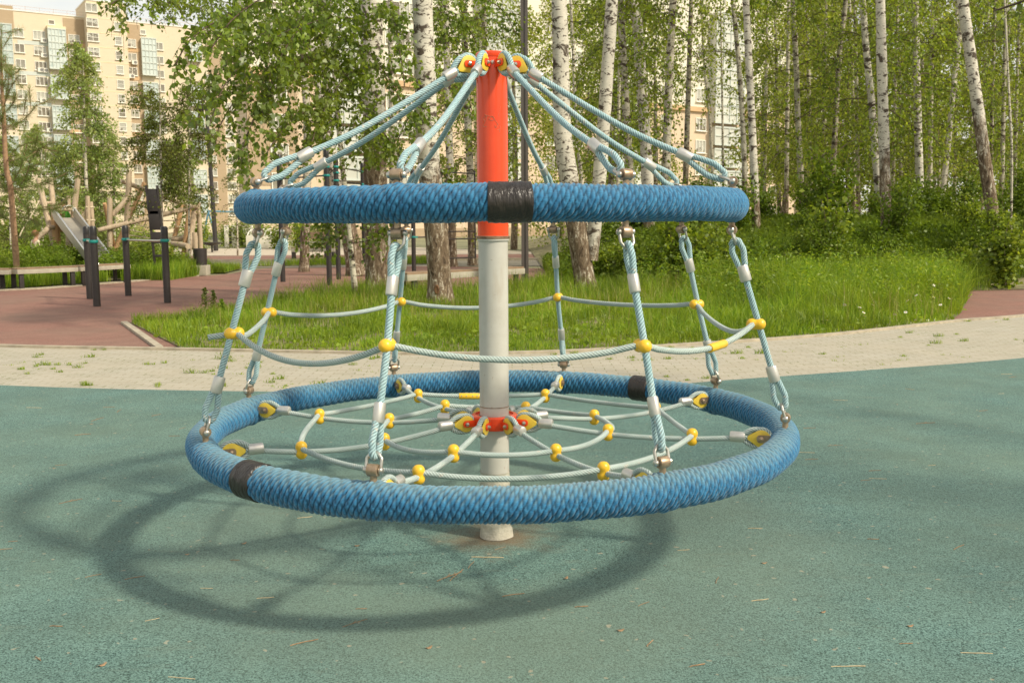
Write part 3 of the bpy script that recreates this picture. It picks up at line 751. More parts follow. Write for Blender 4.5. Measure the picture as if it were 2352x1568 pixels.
# loose end past the left bead
rad7 = cyl(1, AZ(7), 0)
rope_mesh('loose_end', [mid_pts[7], mid_pts[7] + V3((-.05, -.01, -.006)), mid_pts[7] + V3((-.105, -.03, -.012))], RN, M['rope_net'], mr)
ni = net_ring([w_[0] for w_ in wires], [.010, .012, .014, .01, .01, .012, .012, .016], [.03, .03, .045, .03, .02, .02, .03, .035], M['rope_net'], car, 'net_rope')
no_ = net_ring([w_[1] for w_ in wires], [.022, .014, .012, .012, .014, .012, .012, .018], [.03, .03, .01, .02, .02, .02, .03, .03], M['rope_net'], car, 'net_rope')
c, d = point_on([w_[1] for w_ in wires], 4, .60, .014, .02); connector(c, d, no_, .11)

# ------------------------------------------------------------------ litter on the rubber: twigs, straws, dead leaves
def twig_mesh(seed, L, bend, r):
    rg = random.Random(seed); q = []; p = V3((-L/2, 0, r)); a = rg.uniform(-bend, bend)
    for i in range(6):
        q.append(p.copy()); a += rg.uniform(-bend, bend); p = p + V3((cos(a), sin(a), 0)) * (L / 5); p.z = r + rg.uniform(0, r)
    return q
tw_src = []
for i, (L, bend, r, mt) in enumerate([(.10, .2, .0016, 'twig'), (.06, .35, .0018, 'twig'), (.16, .25, .0018, 'twig'), (.08, .08, .0014, 'straw'), (.14, .1, .0016, 'straw')]):
    m = MB(); q = twig_mesh(i, L, bend, r); m.tube(smooth_path(q, .012), r, 5)
    if i == 2: m.tube([q[2], q[2] + V3((.03, .03, .002))], r * .8, 4)
    o = m.build('twig' if mt == 'twig' else 'straw', M[mt]); tw_src.append(o)
m = MB(); vs = []
for k in range(9):
    a = 2 * pi * k / 9; vs.append((.022 * cos(a) * (1 + .2 * sin(3*a)), .011 * sin(a), .004 + .004 * cos(2*a)))
m.add(vs + [(0, 0, .002)], [(k, (k+1) % 9, 9) for k in range(9)]); tw_src.append(m.build('dead_leaf', M['deadleaf']))
litter = [(430,1275,5,.3),(540,1288,1,.1),(1040,1330,2,.5),(1150,1262,0,.6),(820,1255,5,.2),(165,1155,2,.5),(268,1152,3,0),(610,1375,3,.2),(475,1353,3,0),(310,1330,0,.4),(215,1325,0,.5),(820,1437,2,.4),(90,1515,1,-.6),(235,1530,5,.9),(420,1557,4,0),(830,1400,1,.2),
 (1060,1325,2,.9),(1120,1280,4,.1),(1085,1300,0,1.2),(1930,920,4,-.05),(2090,895,3,-.8),(1920,1026,2,-.2),(2130,975,2,-.1),(2010,1083,0,0),(2015,1100,4,.0),(1990,1105,0,.1),(2240,1500,4,.1),(1490,1480,1,1.2),(1570,1265,3,.2),(1735,1215,3,0),(1860,985,0,0),(1850,1040,4,0),(1865,1057,0,0),
 (2140,1070,3,.3),(2060,930,5,.4),(2300,905,3,.3),(2260,945,0,.3),(2080,1480,1,.2),(1890,1408,5,.3),(1755,1295,5,.1),(2310,860,4,.3),(2330,868,2,.2),(210,975,5,.4),(230,965,2,1.0),(420,985,0,1.1),(360,955,0,.9),(280,945,2,1.4),(80,937,4,.0),(250,937,0,.05),(400,1003,0,0),(190,1000,0,.3),(140,1070,0,.2),(125,1077,5,.1),(700,1190,3,.4),(30,1245,1,.4),(5,1265,0,.2),
 (1480,1390,0,.6),(1335,1395,1,.3),(1425,1450,5,.3),(2005,1240,1,0),(2205,1260,0,.6),(1650,1335,0,1.1),(1745,1380,3,.3),(1300,1330,5,1.0),(2090,1440,5,.2),(1945,1530,4,.2),(1600,1530,1,.5),(700,1480,0,.4),(130,1440,1,.1),(985,1490,5,.7),(350,1425,3,.6),(1180,1370,0,.2),(560,1250,5,.7)]
names = {0: 'thin dark twig lying on the teal rubber ground', 1: 'short crooked twig lying on the teal rubber ground', 2: 'long forked twig lying on the teal rubber ground', 3: 'pale short straw lying on the teal rubber ground', 4: 'pale long straw lying on the teal rubber ground', 5: 'curled brown dead leaf on the teal rubber ground'}
first = {}
for (dx, dy, k, rz) in litter:
    o = tw_src[k] if k not in first else tw_src[k].copy()
    if k in first: COL.objects.link(o)
    first[k] = 1
    g = G(dx, dy); o.location = (g.x, g.y, .0045); o.rotation_euler = (0, 0, rz); s = random.uniform(.6, 1.0) * (.8 if k == 5 else 1); o.scale = (s, s, s)
    tag(o, names[k], 'dead leaf' if k == 5 else ('twig' if k < 3 else 'straw'), names[k].split(' on')[0].split(' lying')[0] + 's strewn on the teal rubber')

# ------------------------------------------------------------------ vegetation helpers
def rot_basis(n, rng, down=.9, spread=.8):
    t = np.stack([rng.normal(0, spread, n), rng.normal(0, spread, n), -np.abs(rng.normal(down, .45, n))], 1)
    t /= np.linalg.norm(t, axis=1)[:, None]
    q = rng.normal(0, 1, (n, 3)); wv = np.cross(t, q); wv /= np.linalg.norm(wv, axis=1)[:, None]; nn = np.cross(t, wv)
    return t, wv, nn

def leaves(pos, size, rng, down=.9, spread=.8, wid=.42):
    n = len(pos); t, wv, nn = rot_basis(n, rng, down, spread); s = (size * rng.uniform(.65, 1.25, n))[:, None]
    fold = rng.uniform(.05, .22, n)[:, None]
    V = np.stack([pos, pos + s * (.42 * t + wid * wv + fold * nn), pos + s * t, pos + s * (.42 * t - wid * wv + fold * nn)], 1).reshape(-1, 3)
    Fq = np.arange(4 * n).reshape(-1, 4); return V, Fq

def twigs_to_mesh(segs, r=.004):
    """segs: (n,2,3): thin 3-sided sticks"""
    if len(segs) == 0: return np.zeros((0, 3)), np.zeros((0, 4), int)
    segs = np.asarray(segs, float); a, b = segs[:, 0], segs[:, 1]; d = b - a; d /= np.maximum(1e-6, np.linalg.norm(d, axis=1))[:, None]
    x = np.cross(d, np.array([.31, .77, .55])); x /= np.maximum(1e-6, np.linalg.norm(x, axis=1))[:, None]; y = np.cross(d, x); V = []
    for p, q in ((a, 1.0), (b, .75)):
        for k in range(3):
            an = 2 * pi * k / 3; V.append(p + r * q * (cos(an) * x + sin(an) * y))
    V = np.stack(V, 1).reshape(-1, 3); n = len(segs); base = np.arange(n)[:, None] * 6
    Fq = np.concatenate([base + np.array([k, (k+1) % 3, 3 + (k+1) % 3, 3 + k]) for k in range(3)], 0); return V, Fq

def birch_crown(seed, z0, z1, rad, nb, twigs, leaf, per_m, twl=(.4, 1.3), hang=1.0, rtop=.35, tw_r=.004, lean=None, jitter=.07):
    """drooping birch crown: branches leave the stem, twigs hang from them, leaves sit along the twigs"""
    rng = np.random.default_rng(seed); segs = []; pos = []; bsegs = []
    for b in range(nb):
        zb = z0 + (z1 - z0) * ((b + rng.uniform(0, 1)) / nb); f = (zb - z0) / max(.1, z1 - z0)
        a = rng.uniform(0, 2 * pi) if lean is None else lean[0] + rng.normal(0, lean[1])
        L = rad * (1 - (1 - rtop) * f) * rng.uniform(.55, 1.1); elv = rng.uniform(.1, .7); p = np.array([0, 0, zb]); n = 7
        d = np.array([cos(a) * cos(elv), sin(a) * cos(elv), sin(elv)])
        for i in range(n):
            q = p + d * L / n; bsegs.append((p, q)); d = d + np.array([rng.normal(0, .12), rng.normal(0, .12), -.16 * hang]); d /= np.linalg.norm(d)
            if i > 0:
                for _ in range(rng.poisson(twigs / n)):
                    s = p + (q - p) * rng.uniform(); tl = rng.uniform(*twl); td = d * .8 + np.array([rng.normal(0, .5), rng.normal(0, .5), -.3]); td /= np.linalg.norm(td); m_ = 4; c = s.copy()
                    for j in range(m_):
                        e = c + td * tl / m_; segs.append((c, e)); k = max(1, int(per_m * tl / m_))
                        u = rng.uniform(0, 1, (k, 1)); pos.append(c + (e - c) * u + rng.normal(0, jitter, (k, 3))); c = e
                        td = td + np.array([rng.normal(0, .15), rng.normal(0, .15), -.45 * hang]); td /= np.linalg.norm(td)
            p = q
    pos = np.concatenate(pos, 0)
    V1, F1 = leaves(pos, leaf, rng); V2, F2 = twigs_to_mesh(segs, tw_r); V3_, F3 = twigs_to_mesh(bsegs, tw_r * 3.2)
    V = np.concatenate([V1, V2, V3_]); Fq = np.concatenate([F1, F2 + len(V1), F3 + len(V1) + len(V2)])
    mi = np.concatenate([np.zeros(len(F1), int), np.ones(len(F2) + len(F3), int)]); return V, Fq, mi

def crown_obj(data, leafmat, parent, loc=(0, 0, 0), rz=0, s=1.0):
    o = np_mesh('crown', data[0], data[1], [leafmat, M['branch']], parent, data[2]); o.location = loc; o.rotation_euler = (0, 0, rz); o.scale = (s, s, s); return o

def trunk(parent, pts, radii, mat, name='trunk', seed=0, rough=.06, n=14, flare=0.0):
    q = smooth_path(pts, .12); N = len(q); m = MB(); fr = frames(q); vs = []
    for i, (p, R) in enumerate(zip(q, fr)):
        t = i / (N - 1) * (len(radii) - 1); j = min(int(t), len(radii) - 2); r = radii[j] + (radii[j+1] - radii[j]) * (t - j)
        for k in range(n):
            a = 2 * pi * k / n
            nz_ = 1 + rough * mnoise.noise(V3((cos(a) * 1.6 + seed, sin(a) * 1.6, p.z * 1.7))) + rough * .7 * mnoise.noise(V3((cos(a) * 4 + seed, sin(a) * 4, p.z * 5)))
            fl = 1 + flare * max(0, 1 - i * .12 / .45) ** 2 * (1 + .5 * sin(a * 4 + seed))
            vs.append(p + R @ V3((r * nz_ * fl * cos(a), r * nz_ * fl * sin(a), 0)))
    m.add(vs, [(i*n+k, i*n+(k+1) % n, (i+1)*n+(k+1) % n, (i+1)*n+k) for i in range(N-1) for k in range(n)])
    return m.build(name, mat, parent, ang=80)

def stem_path(px, Y, zbase, ztop):
    """px: list of (dx,dy) seen on the stem, bottom first -> local points from the foot, extended to zbase and ztop"""
    w_ = [P(x, y, Y) for x, y in px]; w_.sort(key=lambda p: p.z)
    if w_[0].z > zbase + .05:
        d = (w_[0] - w_[1]) if len(w_) > 1 else V3((0, 0, -1)); k = (w_[0].z - zbase) / max(.2, -d.z) ; p = w_[0] + d * k * 1.0; p.z = zbase; p.x = w_[0].x + max(-.35, min(.35, p.x - w_[0].x)); w_.insert(0, p)
    else: w_[0].z = zbase
    if w_[-1].z < ztop:
        d = (w_[-1] - w_[-2]).normalized(); p = w_[-1] + d * ((ztop - w_[-1].z) / max(.3, d.z)); w_.append(p)
    foot = w_[0].copy(); return foot, [p - foot for p in w_]

# shared crowns for the grove
CR = {}
def shared_crown(key, parent, loc, rz, s=1.0):
    o = bpy.data.objects.new('crown', CR[key]); COL.objects.link(o); o.parent = parent; o.location = loc; o.rotation_euler = (0, 0, rz); o.scale = (s, s, s); return o
def reg(key, data, mat):
    me = np_mesh('', data[0], data[1], [mat, M['branch']], None, data[2]); me.name = 'crown_' + key; CR[key] = me
reg('a', birch_crown(11, 2.6, 9.8, 2.6, 22, 11, .095, 17, (.7, 2.0), tw_r=.005), M['leaf_mid'])
reg('b', birch_crown(12, 2.8, 10.0, 2.4, 20, 11, .100, 17, (.7, 2.2), tw_r=.005), M['leaf_mid'])
reg('c', birch_crown(13, 2.2, 10.5, 2.5, 21, 10, .105, 16, (.6, 1.9), tw_r=.005), M['leaf_far'])
reg('d', birch_crown(14, 1.2, 14.0, 3.2, 32, 11, .150, 12, (.8, 2.2), tw_r=.006, jitter=.16), M['leaf_far'])
reg('e', birch_crown(15, 1.0, 10.0, 2.8, 30, 12, .150, 14, (.7, 1.8), tw_r=.006, jitter=.14), M['leaf_mid'])

def birch(label, px, Y, wpx, mat, ztop=11.5, crown=None, group='birch trees standing around the carousel', rz=None, cs=1.0, flare=.25, zb=None, wtop=None, cdz=0.0, name='birch_tree'):
    X = P(px[-1][0], px[-1][1], Y).x; zb = rise(X, Y) if zb is None else zb
    foot, loc = stem_path(px, Y, zb, ztop); r = wpx / 2252 * Y / 2; rt = (wtop or wpx * .75) / 2252 * Y / 2
    t = thing(name, label, 'tree', foot, 0, group)
    trunk(t, loc, [r, (r + rt) / 2, rt, rt * .7], mat, seed=Y + X, flare=flare)
    if crown: shared_crown(crown, t, (loc[-1].x * .5, loc[-1].y * .5, cdz), random.uniform(0, 6.28) if rz is None else rz, cs)
    return t

# --- the near birches with leafy hanging boughs
t1 = birch('thick rough-barked birch to the left of the pole, left one of the two big trunks', [(868, 680), (862, 430), (858, 200), (850, 0)], 19.4, 56, M['bark_rough'], 9, wtop=48)
t2 = birch('big white birch with a dark knothole near its foot, closest trunk left of the pole', [(1012, 703), (1003, 540), (985, 380), (976, 170), (970, 0)], 16.8, 56, M['bark_mid'], 8, wtop=44, flare=.35)
m = MB(); kp = P(1003, 665, 16.56) - t2.location
m.lathe([(.085, 0), (.062, .012), (.05, -.03), (.01, -.05)], kp, (-.05, -1, .05), 18, sx=.55, sy=1.0, xdir=(1, 0, 0)); m.build('knothole', m_simple('knot_wood', (.14, .07, .03), .9, var=.5, scale=20), t2)
t3 = birch('slender pale young birch stem in front of the thick rough birch', [(818, 690), (800, 520), (786, 375), (768, 170), (760, 0)], 18.3, 14, M['bark_white'], 7, wtop=10, flare=.1)
t4 = birch('leaning birch with brown foot behind the slender stem', [(815, 606), (795, 500), (742, 275), (735, 200), (716, 105), (655, 45)], 27.5, 44, M['bark_mid'], 6.6, None, wtop=22)
t5 = birch('forked leaning birch right of the lamp post with rough brown foot', [(1348, 680), (1335, 590), (1310, 430), (1292, 300), (1288, 120), (1284, 0)], 19.1, 50, M['bark_mid'], 8, wtop=34, flare=.3)
f5, l5 = stem_path([(1358, 610), (1375, 430), (1388, 260), (1402, 60), (1406, 0)], 19.1, .7, 8)
trunk(t5, [p + f5 - t5.location for p in l5], [.13, .125, .115, .09], M['bark_low'], 'trunk', seed=3)
# boughs of the near birches: each tree gets its own crown of clearly seen leaves
def bough_crown(tree, boughs, leaf, per_m, seed, mat, tw=(.25, .8), ntw=26):
    """boughs: lists of world points; twigs hang from them"""
    rng = np.random.default_rng(seed); segs = []; pos = []; bs = []; o = np.array(tree.location)
    for pts in boughs:
        q = [np.array(p) for p in smooth_path([V3(p) for p in pts], .1)]; n = len(q)
        for i in range(n - 1):
            bs.append((q[i] - o, q[i+1] - o))
        for _ in range(int(ntw * n * .1)):
            i = min(n - 2, int(n * rng.uniform(.08, 1) )); s = q[i].copy(); d0 = q[i+1] - q[i]; d0 /= np.linalg.norm(d0)
            td = d0 * .5 + rng.normal(0, .55, 3); td /= np.linalg.norm(td); tl = rng.uniform(*tw); c = s
            for j in range(4):
                e = c + td * tl / 4; segs.append((c - o, e - o)); k = max(1, rng.poisson(per_m * tl / 4)); u = rng.uniform(0, 1, (k, 1))
                pos.append(c - o + (e - c) * u + rng.normal(0, .035, (k, 3))); c = e; td = td + np.array([rng.normal(0, .2), rng.normal(0, .2), -.38]); td /= np.linalg.norm(td)
    pos = np.concatenate(pos); V1, F1 = leaves(pos, leaf, rng, .8, .7, .40); V2, F2 = twigs_to_mesh(segs, .0028); V4, F4 = twigs_to_mesh(bs, .011)
    V = np.concatenate([V1, V2, V4]); Fq = np.concatenate([F1, F2 + len(V1), F4 + len(V1) + len(V2)])
    return np_mesh('crown', V, Fq, [mat, M['branch']], tree, np.concatenate([np.zeros(len(F1), int), np.ones(len(F2) + len(F4), int)]))
def bough(*p): return [P(*q) for q in p]
bough_crown(t3, [bough((768, 120, 18.3), (700, 150, 16), (610, 230, 14), (560, 330, 13.2), (545, 380, 13)), bough((765, 60, 18.3), (690, 60, 16), (600, 110, 14), (520, 190, 13), (480, 290, 12.6)),
  bough((770, 200, 18.3), (720, 240, 16.5), (650, 300, 15), (600, 370, 14.5)), bough((775, 260, 18.3), (730, 300, 17), (690, 350, 16)), bough((765, 20, 18.3), (680, -10, 16), (560, 20, 14), (450, 80, 13), (400, 150, 12.8)),
  bough((770, 150, 18.3), (800, 180, 17), (850, 260, 16), (900, 330, 15.5)), bough((768, 90, 18.3), (820, 100, 17), (880, 160, 16), (925, 240, 15.5)), bough((800, 520, 18.3), (770, 540, 17.8), (735, 570, 17.4)), bough((803, 560, 18.3), (850, 550, 17.8), (890, 520, 17.4)), bough((797, 480, 18.3), (770, 500, 18), (740, 520, 17.8)), bough((765, 40, 18.3), (640, 60, 16), (530, 140, 14), (470, 230, 13.4), (450, 300, 13.2)), bough((768, 110, 18.3), (660, 150, 16), (560, 210, 14.4), (505, 290, 14), (495, 340, 13.8))], .088, 20, 21, M['leaf_near'], ntw=15)
bough_crown(t1, [bough((856, 150, 19.2), (800, 170, 17), (740, 260, 15.5), (710, 350, 15)), bough((852, 60, 19.2), (790, 40, 17), (700, 60, 15), (640, 140, 14.2), (620, 220, 14)), bough((853, 20, 19.2), (900, 40, 17.5), (920, 130, 16), (930, 200, 15.6)),
  bough((857, 260, 19.2), (840, 290, 17.5), (830, 350, 16.5)), bough((850, 0, 19.2), (760, -30, 16), (640, -20, 14), (540, 40, 13), (480, 120, 12.6)), bough((858, 300, 19.2), (900, 330, 18), (930, 380, 17.4))], .085, 20, 22, M['leaf_near'], ntw=15)
bough_crown(t2, [bough((972, 40, 16.8), (1040, 30, 17.5), (1090, 90, 18), (1110, 150, 18.2)), bough((978, 200, 16.8), (1030, 180, 17.4), (1070, 220, 17.8), (1090, 270, 18)), bough((975, 130, 16.8), (1020, 90, 18), (1080, 40, 18.6)), bough((985, 380, 16.8), (1020, 400, 17), (1035, 430, 17.2)),
  bough((971, 0, 16.8), (1060, -20, 18), (1150, 20, 19), (1190, 90, 19.4)), bough((980, 260, 16.8), (940, 270, 16), (915, 320, 15.6))], .082, 18, 23, M['leaf_near'], ntw=16)
t6 = birch('leaning dark birch bough tree behind the hanging leaves, left of the rough birch', [(700, 560), (706, 300), (690, 60)], 30, 22, M['bark_far'], 8, None, zb=0)
bough_crown(t6, [bough((700, 120, 30), (560, 60, 24), (430, 10, 20), (370, 10, 18), (345, 20, 17.6)), bough((700, 60, 30), (500, 0, 24), (360, -40, 18), (290, -10, 15), (255, 10, 14.4))], .075, 22, 26, M['leaf_near'], (.3, .9), 12)

tr = thing('birch_tree', 'tree just off the right edge, its dark leafy bough hanging into the top right corner', 'tree', (8.6, 1.3, 0))
trunk(tr, [V3((0, 0, 0)), V3((.1, .1, 4)), V3((0, .2, 9))], [.17, .14, .06], M['bark_low'], seed=77)
bough_crown(tr, [[V3((8.65, 1.4, 3.0)), V3((6.6, 4.2, 3.35)), V3((4.6, 6.9, 3.25)), P(2325, 12, 7.6), P(2285, 24, 7.9)], [V3((6.6, 4.2, 3.35)), V3((5.3, 6.6, 3.6)), P(2340, -25, 7.6)]], .07, 14, 71, M['leaf_olive'], (.15, .4), 7)
dcr = birch_crown(72, 3.4, 8.6, 2.5, 16, 9, .10, 12, (.5, 1.4)); crown_obj(dcr, M['leaf_mid'], tr)

# --- the grove, every trunk its own tree
grove = [
 ('pale birch just right of the forked birch, leaning left at the top', [(1490, 520), (1486, 390), (1474, 200), (1464, 60), (1453, 0)], 29, 29, 'bark_low', 'a', None),
 ('greyer birch close behind the fork of the forked birch', [(1452, 520), (1446, 400), (1432, 150), (1426, 20)], 32, 21, 'bark_far', 'b', None),
 ('white and black blotched birch above the right end of the upper ring', [(1526, 510), (1530, 400), (1536, 200), (1546, 0)], 31, 21, 'bark_far', 'a', None),
 ('dark shaded birch stem just right of the blotched birch', [(1572, 500), (1578, 300), (1586, 60)], 36, 14, 'bark_dark', 'c', None),
 ('thin bright birch left of the brick windows', [(1640, 480), (1632, 300), (1618, 150), (1610, 0)], 46, 8, 'bark_white', 'c', None),
 ('thin birch bending left beside the black-marked white birch', [(1712, 490), (1708, 330), (1697, 150), (1683, 0)], 31, 13, 'bark_far', 'b', None),
 ('white birch with black marks and dark foot right of the brick windows', [(1736, 500), (1730, 350), (1722, 180), (1713, 0)], 26, 19, 'bark_low', 'b', None),
 ('kinked birch with a dark lower stem at the left of the right-hand wood', [(1842, 470), (1832, 260), (1829, 160), (1821, 0)], 33, 15, 'bark_far', 'a', None),
 ('faint far birch behind the kinked birch', [(1862, 470), (1858, 200), (1852, 0)], 46, 11, 'bark_far', 'c', None),
 ('slim far birch curving right behind the dark stem', [(1905, 470), (1893, 260), (1885, 120), (1871, 0)], 47, 9, 'bark_white', 'c', None),
 ('dark stemmed birch leaning right in the shade of the wood', [(1910, 460), (1918, 300), (1928, 130), (1943, 0)], 34, 14, 'bark_dark', 'b', None),
 ('left one of the paired white birches in the right-hand wood', [(2022, 505), (2012, 370), (2002, 240), (1990, 120), (1981, 0)], 30, 18, 'bark_low', 'a', None),
 ('right thicker one of the paired white birches with cracked brown foot', [(2036, 520), (2031, 350), (2026, 180), (2022, 0)], 25, 26, 'bark_mid', None, None),
 ('straight white birch right of the paired birches', [(2113, 460), (2110, 350), (2105, 150), (2102, 0)], 31, 19, 'bark_low', 'b', None),
 ('thin birch half hidden behind the straight white birch', [(2126, 460), (2122, 250), (2115, 80)], 41, 10, 'bark_far', 'c', None),
 ('pale birch leaning right towards the big leaning birch', [(2165, 440), (2176, 350), (2188, 220), (2203, 90)], 36, 14, 'bark_white', 'a', None),
 ('big leaning birch with blackened foot at the right of the picture', [(2288, 538), (2266, 400), (2246, 250), (2226, 110), (2211, 0)], 24, 29, 'bark_rough', None, None),
 ('slim birch right of the big leaning birch', [(2300, 470), (2305, 250), (2310, 40)], 39, 11, 'bark_far', 'b', None),
 ('slim birch at the right edge of the picture', [(2330, 470), (2334, 250), (2342, 20)], 43, 9, 'bark_far', 'c', None),
 ('spindly young stem beside the foot of the big leaning birch', [(2322, 525), (2324, 350), (2316, 180)], 25, 5, 'bark_white', None, None),
 ('dark birch seen just above the red pole top', [(1116, 600), (1114, 300), (1112, 0)], 38, 15, 'bark_dark', 'a', 0),
 ('birch behind the wall bars, left one of two', [(1040, 575), (1034, 400), (1028, 200)], 33, 19, 'bark_mid', 'c', 0),
 ('birch behind the wall bars, right one of two', [(1084, 572), (1080, 400), (1072, 230), (1066, 60)], 34, 19, 'bark_mid', 'b', 0),
 ('thin pale birch seen between the lamp post and the forked birch', [(1345, 500), (1325, 300), (1316, 110)], 40, 9, 'bark_white', 'a', .4),
 ('hazy birch far behind the rough birch', [(905, 570), (900, 300), (896, 0)], 38, 16, 'bark_far', None, 0),
 ('hazy birch far in the wood right of the dark stem', [(1962, 470), (1958, 200), (1952, 0)], 50, 9, 'bark_far', 'a', None),
 ('hazy birch far in the wood left of the pale leaning birch', [(2146, 470), (2150, 200), (2156, 0)], 52, 8, 'bark_far', 'b', None),
 ('hazy birch far in the wood left of the kinked birch', [(1790, 480), (1784, 200), (1780, 0)], 48, 10, 'bark_far', 'c', None),
 ('hazy birch far behind the big leaning birch', [(2255, 470), (2262, 200), (2272, 0)], 50, 8, 'bark_far', 'a', None),
 ('hazy thin birch between the paired birches and the straight birch', [(2070, 480), (2066, 200), (2064, 0)], 46, 9, 'bark_far', 'b', None),
]
where = ['left of the kinked birch', 'right of the kinked birch', 'left of the dark leaning stem', 'right of the dark leaning stem', 'left of the paired white birches', 'just right of the paired white birches', 'left of the straight white birch', 'right of the straight white birch', 'left of the pale leaning birch', 'right of the pale leaning birch', 'left of the big leaning birch', 'right of the big leaning birch', 'close to the right edge of the picture', 'behind the black-marked white birch', 'left of the black-marked white birch', 'between the forked birch and the pale birch']
for (x_, tl, Y_, wd_, wh) in zip((1806, 1850, 1888, 1945, 1972, 2050, 2088, 2135, 2158, 2192, 2236, 2275, 2322, 1755, 1662, 1418), (6, -8, 10, 5, -9, 12, -5, 8, -10, 6, -14, 10, -6, 9, -7, 8), (38, 52, 42, 55, 41, 40, 54, 37, 46, 43, 56, 41, 50, 44, 58, 45), (11, 8, 9, 7, 10, 9, 7, 11, 8, 9, 7, 9, 8, 9, 6, 9), where):
    grove.append(('slim background birch trunk ' + wh, [(x_, 490), (x_ + tl * .4, 250), (x_ + tl, 0)], Y_, wd_, random.choice(['bark_far', 'bark_white', 'bark_dark', 'bark_far']), None if 1640 < x_ < 1700 else random.choice(['a', 'b', 'c', 'c']), None))
for (lab, px, Y, wd, mt, cr, zb) in grove:
    gap = 1500 < px[0][0] < 1745
    birch(lab, px, Y, wd, M[mt], 12, cr, 'birch trees of the grove behind the carousel', zb=zb, cdz=3.6 if gap else 0)
# leafy far trees closing the view behind the grove
far = [(1180, 55, 'd', 1.0, 'broad leafy tree behind the lamp post'), (1290, 60, 'd', 1.1, 'broad leafy tree behind the forked birch'), (1400, 52, 'e', 1.2, 'broad leafy tree between the forked birch and the pale birch'), (1500, 62, 'd', 1.1, 'broad leafy tree behind the pale birch'), (1800, 58, 'd', 1.15, 'broad leafy tree left in the right-hand wood background'),
       (1900, 66, 'd', 1.2, 'broad leafy tree behind the dark stemmed birch'), (2000, 58, 'e', 1.3, 'broad leafy tree behind the paired birches'), (2110, 64, 'd', 1.2, 'broad leafy tree behind the straight white birch'), (2220, 57, 'd', 1.15, 'broad leafy tree behind the big leaning birch'), (2330, 62, 'e', 1.35, 'broad leafy tree at the right edge of the background')]
far += [(1745, 75, 'd', 1.4, 'tall leafy tree farthest back, behind the black-marked white birch'), (1850, 78, 'd', 1.4, 'tall leafy tree farthest back, right of the kinked birch'), (1955, 74, 'd', 1.4, 'tall leafy tree farthest back, right of the dark leaning stem'), (2060, 80, 'd', 1.45, 'tall leafy tree farthest back, right of the paired birches'), (2165, 76, 'd', 1.4, 'tall leafy tree farthest back, behind the pale leaning birch'), (2270, 78, 'd', 1.45, 'tall leafy tree farthest back, right of the big leaning birch'), (1350, 74, 'd', 1.3, 'tall leafy tree farthest back, between forked birch and its neighbour')]
for dx, Y, cr, s, lab in far:
    g = P(dx, 520, Y); zb = rise(g.x, Y); t = thing('leafy_tree', lab, 'tree', (g.x, Y, zb), 0, 'leafy trees closing the view')
    trunk(t, [V3((0, 0, 0)), V3((.1, 0, 4)), V3((0, .1, 11))], [.2, .14, .06], M['bark_dark'], seed=dx)
    shared_crown(cr, t, (0, 0, 0), random.uniform(0, 6.28), s)

# --- left side: young birches, pine
reg('young', birch_crown(31, .6, 8.2, 2.2, 66, 16, .090, 22, (.35, .9), .55, .12, .004), M['leaf_young'])
reg('olive', birch_crown(32, 2.6, 6.6, 1.15, 26, 18, .080, 26, (.35, 1.0), .8, .7, .004), M['leaf_olive'])
reg('slim', birch_crown(33, 1.2, 3.6, .42, 22, 9, .085, 22, (.2, .5), .7, .5, .004), M['leaf_young'])
reg('thinly', birch_crown(34, .5, 5.2, .9, 26, 8, .075, 18, (.3, .7), .6, .25, .004), M['leaf_olive'])
def young(label, dx, dy_top, Y, key, s, wpx, dxb=None, ztop=None):
    g = P(dxb or dx, 560, Y); top = P(dx, dy_top, Y); t = thing('young_birch', label, 'tree', (g.x, Y, 0), 0, 'young birches on the left')
    r = wpx / 2252 * Y / 2; trunk(t, [V3((0, 0, 0)), V3(((top.x - g.x) * .4, 0, top.z * .5)), V3((top.x - g.x, 0, top.z * .98))], [r, r * .8, r * .35], M['bark_white'], seed=dx)
    shared_crown(key, t, (0, 0, 0), random.uniform(0, 6), s); return t
young('bright green cone-shaped young birch in front of the beige tower block', 190, 130, 37, 'young', 1.0, 9, 202)
young('bright bushy young birch low behind the slide', 95, 320, 36, 'young', .62, 7)
young('bright young birch behind the log climbing frame', 262, 330, 38, 'young', .62, 7)
young('bright young birch at the left edge behind the pine', 30, 345, 37, 'young', .58, 6)
young('bright young birch close behind the child on the slide', 150, 350, 38, 'young', .56, 6)
young('bright young birch between the slide and the log frame', 225, 360, 39, 'young', .55, 6)
young('olive-leaved birch with bare thin stem in front of the log frame', 366, 130, 27, 'olive', .78, 6, 372)
young('second olive-leaved birch between the thin stem and the floodlight post', 440, 90, 30, 'olive', .86, 6, 432)
young('slim leafy sapling beside the floodlight post', 430, 330, 33, 'slim', 1.2, 5)
young('wispy sapling near the left end of the upper ring', 545, 400, 46, 'thinly', .95, 4)
young('wispy sapling low left behind the pine', 22, 420, 31, 'thinly', 1.0, 4)

